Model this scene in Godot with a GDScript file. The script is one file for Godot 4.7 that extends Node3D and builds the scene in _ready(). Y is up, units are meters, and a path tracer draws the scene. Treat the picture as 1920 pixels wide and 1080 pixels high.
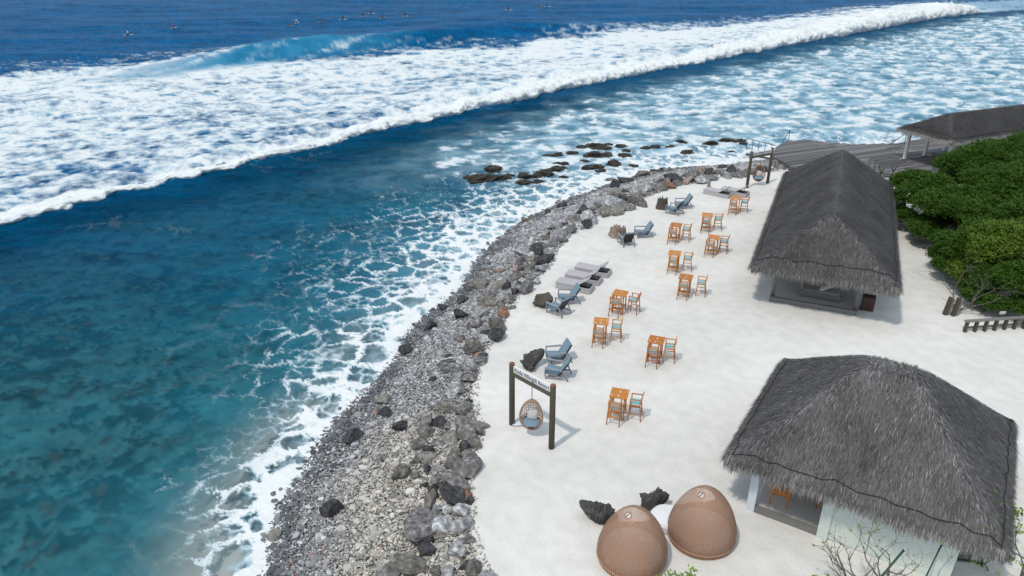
extends Node3D
# A thatched beach bar on a coral island, seen from above. Sand lies at y = 0, the sea at y = -1.2.

const SEA := -1.2
var rng := RandomNumberGenerator.new()
var used := {}
var SAND_EDGE := [[0.2, -12.72], [-0.38, -15.01], [-0.72, -16.55], [-1.26, -18.32], [-1.37, -20.08], [-1.5, -21.5], [-1.15, -24.07], [-1.63, -26.31], [-1.42, -28.43], [-1.06, -30.82], [-0.32, -33.44], [0.22, -35.25], [1.03, -37.24], [2.16, -39.41], [2.66, -41.96], [3.98, -45.38], [5.86, -48.42], [7.83, -50.08], [10.13, -52.56], [12.04, -54.34], [14.12, -55.67], [16.45, -57.06], [18.76, -57.78], [20.69, -58.52], [22.72, -59.42], [45, -62.5], [140, -76]]
var WATER_EDGE := [[-8.13, -13.59], [-8.12, -16.04], [-8.2, -17.69], [-8.36, -19.58], [-8.58, -21.46], [-8.16, -22.72], [-8.03, -24.01], [-7.7, -25.42], [-7.24, -26.96], [-6.49, -28.63], [-5.65, -31.26], [-5.6, -33.49], [-4.53, -35.85], [-3.08, -38.85], [-2.51, -42.27], [-1, -46.7], [1.08, -50.84], [4.19, -54.87], [7.46, -58.34], [10.91, -61.59], [15.04, -63.99], [18.67, -65.34], [21.85, -66.38], [25.91, -68.37], [45, -69.5], [140, -84]]
var BOULDERS := [[-6.43, -24.59, 0.43, "d"], [-6.3, -20.16, 0.38, "d"], [-2.98, -18.69, 0.58, "g"], [-3.72, -17.11, 0.36, "g"], [-3.15, -17.32, 0.4, "b"], [-1.69, -17.54, 0.36, "w"], [-1.44, -17.98, 0.24, "g"], [-1.69, -18.58, 0.31, "l"], [-1.68, -19.28, 0.31, "w"], [-2.16, -19.44, 0.21, "w"], [-2.1, -20.17, 0.52, "d"], [-1.56, -20.13, 0.21, "r"], [-1.9, -20.78, 0.48, "g"], [-1.63, -21.46, 0.49, "g"], [-2.17, -21.96, 0.41, "b"], [-3.51, -22.37, 0.23, "b"], [-3.62, -23.35, 0.28, "b"], [-3.14, -22.93, 0.23, "d"], [-2.28, -23.37, 0.28, "t"], [-2.64, -23.74, 0.29, "g"], [-1.77, -22.88, 0.32, "d"], [-1.46, -23.09, 0.3, "b"], [-1.75, -23.58, 0.42, "g"], [-1.28, -23.69, 0.24, "g"], [-3.36, -24.05, 0.34, "b"], [-3.46, -21.46, 0.22, "b"], [-2.66, -21.64, 0.22, "l"], [-3.08, -21.77, 0.18, "d"], [-1.94, -16.83, 0.27, "l"], [-1.13, -16.76, 0.27, "b"], [-2.32, -16.93, 0.2, "b"], [-1.47, -16.97, 0.16, "d"], [-8.1, -19.29, 0.2, "t"], [-2.66, -18.19, 0.16, "d"], [-4.89, -22.81, 0.24, "g"], [-2.83, -25.61, 0.33, "t"], [-2.08, -25.27, 0.44, "g"], [-3.46, -24.77, 0.34, "g"], [-2.89, -24.67, 0.29, "d"], [-1.87, -24.1, 0.48, "g"], [-2.9, -29.61, 0.36, "w"], [-2.01, -28.71, 0.46, "w"], [-2.26, -28.45, 0.24, "b"], [-1.74, -30.22, 0.48, "b"], [-2.07, -30.69, 0.28, "w"], [-1.32, -31.04, 0.29, "w"], [-0.97, -31.29, 0.43, "d"], [-0.79, -32.32, 0.53, "b"], [-0.38, -33.62, 0.42, "r"], [0.03, -34.28, 0.15, "g"], [-1.87, -32.92, 0.42, "g"], [-2.66, -34.38, 0.41, "d"], [-1.59, -34.06, 0.37, "l"], [-1.3, -35.38, 0.54, "t"], [-0.49, -35.91, 0.48, "l"], [0.09, -36.24, 0.29, "d"], [-5.17, -31.63, 0.41, "d"], [-4.23, -33.85, 0.34, "d"], [-3.69, -36.25, 0.29, "d"], [-2.76, -36.84, 0.36, "d"], [-5.51, -27.13, 0.32, "t"], [-2.9, -33.76, 0.15, "w"], [-1.96, -32.48, 0.18, "w"], [-4.59, -31.42, 0.15, "w"], [-4.91, -32.81, 0.15, "t"], [0.78, -36.34, 0.48, "g"], [0.24, -38.6, 0.37, "b"], [1.35, -37.31, 0.3, "w"], [1.88, -40.27, 0.56, "d"], [1.06, -39.69, 0.38, "g"], [0.25, -40.09, 0.32, "p"], [0.54, -40.73, 0.36, "g"], [1.09, -41.08, 0.32, "t"], [0.73, -42.56, 0.44, "w"], [1.53, -43.04, 0.41, "d"], [2.14, -42.75, 0.33, "g"], [2.54, -42.76, 0.3, "g"], [2.84, -43.97, 0.53, "l"], [3.17, -43.43, 0.3, "g"], [3.82, -45.07, 0.39, "g"], [4.36, -45.73, 0.31, "w"], [4.8, -46.05, 0.44, "d"], [3.36, -46.95, 0.32, "d"], [5.15, -47.09, 0.57, "w"], [4.98, -49.56, 0.59, "d"], [6.31, -48.26, 0.41, "t"], [7.2, -48.63, 0.46, "t"], [6.94, -50.43, 0.65, "w"], [7.97, -49.68, 0.43, "g"], [7.75, -53.12, 0.72, "t"], [8.28, -51.87, 0.49, "d"], [9.02, -50.46, 0.52, "b"], [9.02, -52.16, 0.4, "g"], [10.11, -53.58, 0.46, "w"], [10.71, -54.26, 0.56, "g"], [2.6, -51.43, 0.31, "d"], [3.77, -52.71, 0.36, "d"], [0.91, -50.14, 0.26, "b"], [1.38, -50.4, 0.26, "b"], [8.18, -57.26, 0.44, "d"], [9.33, -58.79, 0.5, "d"], [8.13, -59.94, 0.35, "b"], [10.9, -61, 0.47, "b"], [-2.2, -38.52, 0.68, "t"], [-0.82, -40.48, 0.36, "p"], [-1.5, -39.87, 0.32, "l"], [11.65, -57.13, 0.49, "l"], [11.9, -54.22, 0.42, "r"], [12.84, -56.82, 0.68, "d"], [12.74, -55.37, 0.38, "g"], [13.56, -55.74, 0.53, "p"], [14.58, -58.01, 0.5, "g"], [14.65, -55.67, 0.53, "w"], [15.56, -59.06, 0.46, "p"], [16.1, -58.8, 0.46, "d"], [16.52, -58.3, 0.45, "g"], [15.6, -56.52, 0.34, "g"], [16.95, -57.07, 0.45, "l"], [17.71, -57.07, 0.45, "g"], [18.01, -59.62, 0.47, "d"], [17.82, -61.35, 0.37, "d"], [18.36, -57.44, 0.4, "g"], [11.12, -53.87, 0.42, "g"], [13.28, -62.17, 0.32, "t"], [19.21, -57.87, 0.41, "g"], [20.09, -58.64, 0.41, "d"], [21.19, -60.04, 0.42, "l"], [21.83, -60.39, 0.43, "g"], [22.54, -60.76, 0.43, "t"], [23.31, -61.31, 0.43, "l"]]
var REEF := [[-2.71, -60.09, 0.79], [-1.16, -60.51, 0.5], [-1.66, -62.68, 0.51], [1.21, -60.81, 0.5], [1.19, -59.19, 0.49], [2.65, -61.89, 0.51], [3.72, -63.17, 0.52], [4.24, -67.62, 0.39], [5.53, -68.41, 0.34], [4.18, -64.86, 0.32], [4.75, -64.74, 0.27], [7.41, -67.69, 0.5], [8.5, -67.75, 0.44], [8.23, -70.36, 0.69], [9.32, -71.38, 0.29], [10.39, -70.92, 0.35], [10.75, -69.03, 0.28], [6.74, -63.7, 0.47], [8.97, -64.75, 0.43], [10.21, -67.26, 0.39], [10.7, -64.23, 0.27], [6.53, -65.59, 0.27], [4.31, -60.74, 0.25], [13.71, -70.78, 0.29], [15.17, -70.58, 0.29], [16.75, -72.54, 0.36], [16.34, -68.36, 0.4], [19.37, -71.86, 0.42], [21.62, -72.71, 0.61], [22.48, -72.75, 0.37], [20.56, -68.9, 0.23], [12.85, -70.19, 0.29], [13.32, -62.62, 0.42], [-3.59, -60.8, 0.35], [2.2, -59.36, 0.29], [6.64, -70.33, 0.34], [7.62, -62.71, 0.31]]
var SURFERS := [[-77.8, -158.7], [-72.3, -167.9], [-49.4, -175], [-49, -179.3], [-43.7, -181.5], [-39.6, -184.9], [-36.5, -193.5], [-36, -202.8], [-30.7, -187.3], [-26.1, -193.5], [-0.9, -211.5], [8, -217.8], [9.8, -221]]

# ------------------------------------------------------------------ naming
func numbered(called: String) -> String:
	var n: int = used.get(called, 0)
	used[called] = n + 1
	return called if n == 0 else "%s_%03d" % [called, n]

func tag(o: Node, label := "", category := "", group := "", kind := "") -> void:
	if label: o.set_meta("label", label)
	if category: o.set_meta("category", category)
	if group: o.set_meta("group", group)
	if kind: o.set_meta("kind", kind)

# things that would share a label are told apart by their order from left to right
func tell_apart(things: Array) -> void:
	var by := {}
	for o in things:
		var l: String = o.get_meta("label")
		if not by.has(l): by[l] = []
		by[l].append(o)
	var order := ["first", "second", "third", "fourth", "fifth", "sixth", "seventh", "eighth", "ninth", "tenth", "eleventh", "twelfth", "thirteenth", "fourteenth", "fifteenth", "sixteenth", "seventeenth", "eighteenth"]
	for l in by:
		var list: Array = by[l]
		if list.size() < 2: continue
		list.sort_custom(func(a, b): return a.position.x / -a.position.z < b.position.x / -b.position.z)
		for i in mini(list.size(), order.size()): list[i].set_meta("label", "%s, %s from left" % [l, order[i]])

func thing(called: String, at: Vector3, turn := 0.0) -> Node3D:
	var o := Node3D.new()
	o.name = numbered(called)
	add_child(o)
	o.position = at
	o.rotation.y = turn
	return o

func part(called: String, mesh: Mesh, m: Material, parent: Node, at := Transform3D()) -> MeshInstance3D:
	var o := MeshInstance3D.new()
	o.name = called if parent != self else numbered(called)
	o.mesh = mesh
	o.material_override = m
	o.transform = at
	parent.add_child(o, true)
	return o

func copy(o: Node3D, at: Vector3, turn: float, label: String) -> Node3D:
	var c: Node3D = o.duplicate()
	var base: String = str(o.name)
	if base.length() > 4 and base[base.length() - 4] == "_" and base.right(3).is_valid_int():
		base = base.left(base.length() - 4)
	c.name = numbered(base)
	add_child(c)
	c.position = at
	c.rotation = Vector3(0, turn, 0)
	c.set_meta("label", label)
	return c

# ------------------------------------------------------------------ mesh helpers
func begin() -> SurfaceTool:
	var s := SurfaceTool.new()
	s.begin(Mesh.PRIMITIVE_TRIANGLES)
	return s

func quad(s: SurfaceTool, a: Vector3, b: Vector3, c: Vector3, d: Vector3) -> void:
	for p in [a, b, c, a, c, d]: s.add_vertex(p)

func box(s: SurfaceTool, size: Vector3, t := Transform3D()) -> void:
	var h := size / 2.0
	var c := PackedVector3Array()
	for i in 8: c.append(t * Vector3(h.x * (1 if i & 1 else -1), h.y * (1 if i & 2 else -1), h.z * (1 if i & 4 else -1)))
	for f in [[0, 2, 3, 1], [4, 5, 7, 6], [0, 4, 6, 2], [1, 3, 7, 5], [2, 6, 7, 3], [0, 1, 5, 4]]:
		quad(s, c[f[0]], c[f[1]], c[f[2]], c[f[3]])

# a box with its edges taken off
func soft_box(s: SurfaceTool, size: Vector3, r: float, t := Transform3D()) -> void:
	var h := size / 2.0
	var axes := [[0, 1, 2], [1, 2, 0], [2, 0, 1]]
	for ax in axes:
		for sg in [-1.0, 1.0]:
			var q := []
			for k in [[-1, -1], [1, -1], [1, 1], [-1, 1]]:
				var v := Vector3()
				v[ax[0]] = sg * h[ax[0]]
				v[ax[1]] = k[0] * (h[ax[1]] - r)
				v[ax[2]] = k[1] * (h[ax[2]] - r)
				q.append(t * v)
			if sg > 0: quad(s, q[0], q[3], q[2], q[1])
			else: quad(s, q[0], q[1], q[2], q[3])
	for ax in axes:
		for s1 in [-1.0, 1.0]:
			for s2 in [-1.0, 1.0]:
				var q := []
				for e in [-1.0, 1.0]:
					var v := Vector3()
					v[ax[0]] = e * (h[ax[0]] - r)
					v[ax[1]] = s1 * h[ax[1]]
					v[ax[2]] = s2 * (h[ax[2]] - r)
					q.append(t * v)
					v[ax[1]] = s1 * (h[ax[1]] - r)
					v[ax[2]] = s2 * h[ax[2]]
					q.append(t * v)
				if s1 * s2 > 0: quad(s, q[0], q[2], q[3], q[1])
				else: quad(s, q[0], q[1], q[3], q[2])
	for i in 8:
		var g := Vector3(1 if i & 1 else -1, 1 if i & 2 else -1, 1 if i & 4 else -1)
		var a := t * Vector3(g.x * h.x, g.y * (h.y - r), g.z * (h.z - r))
		var b := t * Vector3(g.x * (h.x - r), g.y * h.y, g.z * (h.z - r))
		var c := t * Vector3(g.x * (h.x - r), g.y * (h.y - r), g.z * h.z)
		for p in ([a, c, b] if g.x * g.y * g.z > 0 else [a, b, c]): s.add_vertex(p)

func along(a: Vector3, b: Vector3, up := Vector3.UP) -> Transform3D:
	var d := (b - a).normalized()
	if absf(d.dot(up)) > 0.98: up = Vector3(0, 0, 1)
	var x := d
	var z := x.cross(up).normalized()
	var y := z.cross(x)
	return Transform3D(Basis(x, y, z), (a + b) / 2.0)

# a straight timber from a to b; w across, h in the up direction
func beam(s: SurfaceTool, a: Vector3, b: Vector3, w: float, h: float, up := Vector3.UP) -> void:
	box(s, Vector3(a.distance_to(b), h, w), along(a, b, up))

func beam_mesh(a: Vector3, b: Vector3, w: float, h: float, up := Vector3.UP) -> ArrayMesh:
	var s := begin()
	beam(s, a, b, w, h, up)
	return s.commit()

func tube(s: SurfaceTool, pts: Array, radii: Array, sides := 6, closed := false) -> void:
	var rings := []
	var n := pts.size()
	var side := Vector3.ZERO
	for i in n:
		var d: Vector3
		if closed: d = (pts[(i + 1) % n] - pts[(i + n - 1) % n]).normalized()
		else: d = (pts[mini(i + 1, n - 1)] - pts[maxi(i - 1, 0)]).normalized()
		if side == Vector3.ZERO: side = d.cross(Vector3(0.31, 0.2, 0.93) if absf(d.y) > 0.9 else Vector3.UP).normalized()
		side = (side - d * side.dot(d)).normalized()
		var other := d.cross(side)
		var ring := PackedVector3Array()
		for k in sides:
			var a := TAU * k / sides
			ring.append(pts[i] + (side * cos(a) + other * sin(a)) * float(radii[mini(i, radii.size() - 1)]))
		rings.append(ring)
	for i in (n if closed else n - 1):
		var r0: PackedVector3Array = rings[i]
		var r1: PackedVector3Array = rings[(i + 1) % n]
		for k in sides:
			quad(s, r0[k], r1[k], r1[(k + 1) % sides], r0[(k + 1) % sides])
	if not closed:
		for e in [0, n - 1]:
			var r: PackedVector3Array = rings[e]
			for k in sides:
				var tri := [pts[e], r[k], r[(k + 1) % sides]] if e == 0 else [pts[e], r[(k + 1) % sides], r[k]]
				for p in tri: s.add_vertex(p)

func tube_mesh(pts: Array, radii: Array, sides := 8, closed := false) -> ArrayMesh:
	var s := begin()
	tube(s, pts, radii, sides, closed)
	return smooth(s)

func smooth(s: SurfaceTool) -> ArrayMesh:
	s.index()
	s.generate_normals()
	return s.commit()

func lathe_mesh(profile: Array, sides := 24) -> ArrayMesh:
	var s := begin()
	for i in profile.size() - 1:
		var p: Vector2 = profile[i]
		var q: Vector2 = profile[i + 1]
		for k in sides:
			var a := TAU * k / sides
			var b := TAU * (k + 1) / sides
			quad(s, Vector3(p.x * cos(a), p.y, p.x * sin(a)), Vector3(p.x * cos(b), p.y, p.x * sin(b)), Vector3(q.x * cos(b), q.y, q.x * sin(b)), Vector3(q.x * cos(a), q.y, q.x * sin(a)))
	return s.commit()

func from_arrays(v: PackedVector3Array, idx: PackedInt32Array, col := PackedColorArray(), normals := true) -> ArrayMesh:
	var a := []
	a.resize(Mesh.ARRAY_MAX)
	a[Mesh.ARRAY_VERTEX] = v
	a[Mesh.ARRAY_INDEX] = idx
	if col.size(): a[Mesh.ARRAY_COLOR] = col
	if normals:
		var n := PackedVector3Array()
		n.resize(v.size())
		for i in range(0, idx.size(), 3):
			var f := (v[idx[i + 2]] - v[idx[i]]).cross(v[idx[i + 1]] - v[idx[i]])
			n[idx[i]] += f
			n[idx[i + 1]] += f
			n[idx[i + 2]] += f
		for i in n.size(): n[i] = n[i].normalized()
		a[Mesh.ARRAY_NORMAL] = n
	var m := ArrayMesh.new()
	m.add_surface_from_arrays(Mesh.PRIMITIVE_TRIANGLES, a)
	return m

func scatter(called: String, mesh: Mesh, m: Material, places: Array, colors: Array, parent: Node) -> MultiMeshInstance3D:
	var mm := MultiMesh.new()
	mm.transform_format = MultiMesh.TRANSFORM_3D
	mm.use_colors = colors.size() > 0
	mm.mesh = mesh
	mm.instance_count = places.size()
	for i in places.size():
		mm.set_instance_transform(i, places[i])
		if colors.size(): mm.set_instance_color(i, colors[i])
	var o := MultiMeshInstance3D.new()
	o.name = called if parent != self else numbered(called)
	o.multimesh = mm
	o.material_override = m
	parent.add_child(o, true)
	o.set_meta("kind", "stuff")
	return o

# ------------------------------------------------------------------ materials
func srgb(r: float, g: float, b: float) -> Color:
	return Color(r, g, b).linear_to_srgb()

func noise_tex(frequency: float, colors: Array, kind := FastNoiseLite.TYPE_SIMPLEX_SMOOTH, octaves := 4, number := 1, size := 512, stops := []) -> NoiseTexture2D:
	var t := NoiseTexture2D.new()
	t.width = size
	t.height = size
	t.seamless = true
	t.noise = noise(frequency, number, octaves, kind)
	if colors.size():
		var g := Gradient.new()
		var at := PackedFloat32Array()
		var c := PackedColorArray()
		for i in colors.size():
			at.append(stops[i] if stops.size() else i / float(colors.size() - 1))
			c.append(colors[i].linear_to_srgb())
		g.offsets = at
		g.colors = c
		t.color_ramp = g
	return t

func noise(frequency: float, number := 1, octaves := 4, kind := FastNoiseLite.TYPE_SIMPLEX_SMOOTH) -> FastNoiseLite:
	var n := FastNoiseLite.new()
	n.noise_type = kind
	n.seed = number
	n.frequency = frequency
	n.fractal_octaves = octaves
	n.fractal_type = FastNoiseLite.FRACTAL_FBM if octaves > 1 else FastNoiseLite.FRACTAL_NONE
	return n

func plain_mat(r: float, g: float, b: float, rough := 0.7, vertex := false) -> StandardMaterial3D:
	var m := StandardMaterial3D.new()
	m.albedo_color = srgb(r, g, b)
	m.roughness = rough
	m.vertex_color_use_as_albedo = vertex
	return m

# colour varied by noise in the thing's own axes; scale stretches it (small along the grain)
func grain_mat(colors: Array, scale: Vector3, rough := 0.7, frequency := 0.02, world := false, number := 1, stops := []) -> StandardMaterial3D:
	var m := StandardMaterial3D.new()
	m.albedo_texture = noise_tex(frequency, colors, FastNoiseLite.TYPE_SIMPLEX_SMOOTH, 4, number, 512, stops)
	m.uv1_triplanar = true
	m.uv1_world_triplanar = world
	m.uv1_scale = scale
	m.roughness = rough
	return m

func bumpy(m: StandardMaterial3D, frequency: float, strength: float, number := 3, kind := FastNoiseLite.TYPE_SIMPLEX_SMOOTH) -> StandardMaterial3D:
	var t := NoiseTexture2D.new()
	t.width = 512
	t.height = 512
	t.seamless = true
	t.as_normal_map = true
	t.bump_strength = strength
	t.noise = noise(frequency, number, 4, kind)
	m.normal_enabled = true
	m.normal_texture = t
	return m

# ------------------------------------------------------------------ the lie of the land
const GX0 := -60.0
const GZ0 := -100.0
const GW := 181
const GH := 96
var sand_far := PackedFloat32Array()
var water_far := PackedFloat32Array()

func edge_distance(line: Array, x: float, z: float) -> float:
	var best := 1e9
	var side := 1.0
	for i in line.size() - 1:
		var ax: float = line[i][0]
		var az: float = line[i][1]
		var ux: float = line[i + 1][0] - ax
		var uz: float = line[i + 1][1] - az
		var t := clampf(((x - ax) * ux + (z - az) * uz) / (ux * ux + uz * uz), 0.0, 1.0)
		var qx := x - ax - ux * t
		var qz := z - az - uz * t
		var d := qx * qx + qz * qz
		if d < best - 1e-9:
			best = d
			side = 1.0 if ux * qz - uz * qx < 0 else -1.0
	return sqrt(best) * side

func chart() -> void:
	sand_far.resize(GW * GH)
	water_far.resize(GW * GH)
	for j in GH:
		for i in GW:
			sand_far[j * GW + i] = edge_distance(SAND_EDGE, GX0 + i, GZ0 + j)
			water_far[j * GW + i] = edge_distance(WATER_EDGE, GX0 + i, GZ0 + j)

func look_up(f: PackedFloat32Array, x: float, z: float) -> float:
	var u := clampf(x - GX0, 0.0, GW - 1.001)
	var v := clampf(z - GZ0, 0.0, GH - 1.001)
	var i := int(u)
	var j := int(v)
	var a := u - i
	var b := v - j
	var k := j * GW + i
	return lerpf(lerpf(f[k], f[k + 1], a), lerpf(f[k + GW], f[k + GW + 1], a), b)

# height of the pebble bank: 0 at the sand's edge, sea level at the waterline, then the sea floor
func bank(x: float, z: float) -> float:
	var da := look_up(sand_far, x, z)
	if da <= 0.0: return 0.0
	var db := look_up(water_far, x, z)
	if db < 0.0: return SEA * da / (da - db)
	return maxf(-3.4, SEA - 0.22 * db)

# ------------------------------------------------------------------ the sea
var L_X0 := -260.0
var bore_z := PackedFloat32Array()
var bore_c := PackedFloat32Array()
var back_z := PackedFloat32Array()
var crest_z := PackedFloat32Array()
var BORE := [[-120, 30], [-60, -24], [-40.5, -45.3], [-36.6, -50.2], [-33, -54.2], [-29, -59.3], [-24.2, -65.5], [-18.8, -72.3], [-12, -80.2], [-3.8, -90], [6.3, -100.2], [18.9, -112.9], [34.3, -128], [54.4, -147.3], [80.4, -171.9], [102.4, -192.2], [119, -203], [260, -270]]
var BACK := [[-260, -80], [-83.5, -106], [-73.7, -112], [-64.7, -119.7], [-49.4, -126], [-38, -124], [-27.7, -126], [-14.7, -134.1], [0, -139.5], [8, -150], [26.5, -162.2], [65.9, -182], [95.5, -204], [128, -228], [260, -300]]
var CREST := [[-260, -80], [-90, -100], [-60, -116], [-52, -121], [-44, -131], [-36, -138.5], [-28, -143], [-20, -150], [-11, -157], [0, -163.5], [14, -169], [60, -185], [260, -260]]

func table_of(line: Array) -> PackedFloat32Array:
	var out := PackedFloat32Array()
	var k := 0
	for i in 1041:
		var x := L_X0 + i * 0.5
		while k < line.size() - 2 and x > line[k + 1][0]: k += 1
		out.append(lerpf(line[k][1], line[k + 1][1], (x - line[k][0]) / float(line[k + 1][0] - line[k][0])))
	var soft := out.duplicate()
	for i in range(8, 1033):
		var sum := 0.0
		for j in range(-8, 9): sum += out[i + j]
		soft[i] = sum / 17.0
	return soft

func at_x(f: PackedFloat32Array, x: float) -> float:
	var u := clampf((x - L_X0) * 2.0, 0.0, 1039.0)
	var i := int(u)
	return lerpf(f[i], f[i + 1], u - i)

var n_swell := noise(0.035, 11, 3)
var n_chop := noise(0.16, 12, 3)
var n_fine := noise(0.55, 13, 3)
var n_patch := noise(0.06, 14, 4)
var n_field := noise(0.26, 15, 4)
var n_broad := noise(0.05, 19, 3)
var n_lump := noise(0.4, 16, 4)
var n_edge := noise(0.22, 17, 4)
var n_streak := noise(0.09, 18, 4)
var n_lace: FastNoiseLite
var n_lace2: FastNoiseLite
var n_web: FastNoiseLite

func lace_noise(frequency: float, number: int, warp: float) -> FastNoiseLite:
	var n := FastNoiseLite.new()
	n.noise_type = FastNoiseLite.TYPE_CELLULAR
	n.cellular_return_type = FastNoiseLite.RETURN_DISTANCE2_SUB
	n.cellular_distance_function = FastNoiseLite.DISTANCE_EUCLIDEAN
	n.fractal_type = FastNoiseLite.FRACTAL_NONE
	n.seed = number
	n.frequency = frequency
	n.domain_warp_enabled = true
	n.domain_warp_type = FastNoiseLite.DOMAIN_WARP_SIMPLEX
	n.domain_warp_amplitude = warp
	n.domain_warp_frequency = frequency * 0.8
	n.domain_warp_fractal_type = FastNoiseLite.DOMAIN_WARP_FRACTAL_PROGRESSIVE
	n.domain_warp_fractal_octaves = 3
	return n

func bore_height(x: float) -> float:
	return (0.3 + 0.55 * smoothstep(-34.0, 12.0, x) + 1.2 * smoothstep(20.0, 90.0, x)) * (1.0 - smoothstep(112.0, 122.0, x))

func sea_height(x: float, z: float) -> float:
	var d1 := (at_x(bore_z, x) - z) * at_x(bore_c, x)
	var h := n_chop.get_noise_2d(x * 0.7, z * 1.3) * 0.14 + n_fine.get_noise_2d(x, z) * 0.07
	if d1 > -2.0:
		h += n_swell.get_noise_2d(x * 0.5, z * 1.6) * 0.5 * smoothstep(10.0, 50.0, d1)
		var hb := bore_height(x)
		var ragged := d1 + n_edge.get_noise_2d(x * 0.9, z * 0.9) * 1.6 + n_lump.get_noise_2d(x * 1.3, z * 1.3) * 0.5
		h += 0.86 * hb * smoothstep(-0.1, 1.8 + 1.6 * hb, ragged) * (1.0 - smoothstep(2.0, 16.0 + 10.0 * hb, d1))
		if d1 < 9.0:
			h += (n_lump.get_noise_2d(x * 0.6, z * 0.6) * 0.95 + n_fine.get_noise_2d(x * 2.0, z * 2.0) * 0.2) * hb * smoothstep(-0.2, 1.0, ragged) * (1.0 - smoothstep(3.0, 9.0, d1))
		var dc := (at_x(crest_z, x) - z) * 0.8
		var size := 1.75 * smoothstep(-64.0, -38.0, x) * (1.0 - 0.75 * smoothstep(-18.0, 30.0, x)) * (1.0 - smoothstep(30.0, 70.0, x))
		if size > 0.0:
			h += size * exp(-pow(dc / (5.0 if dc < 0.0 else 12.0), 2.0))
	return h

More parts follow.
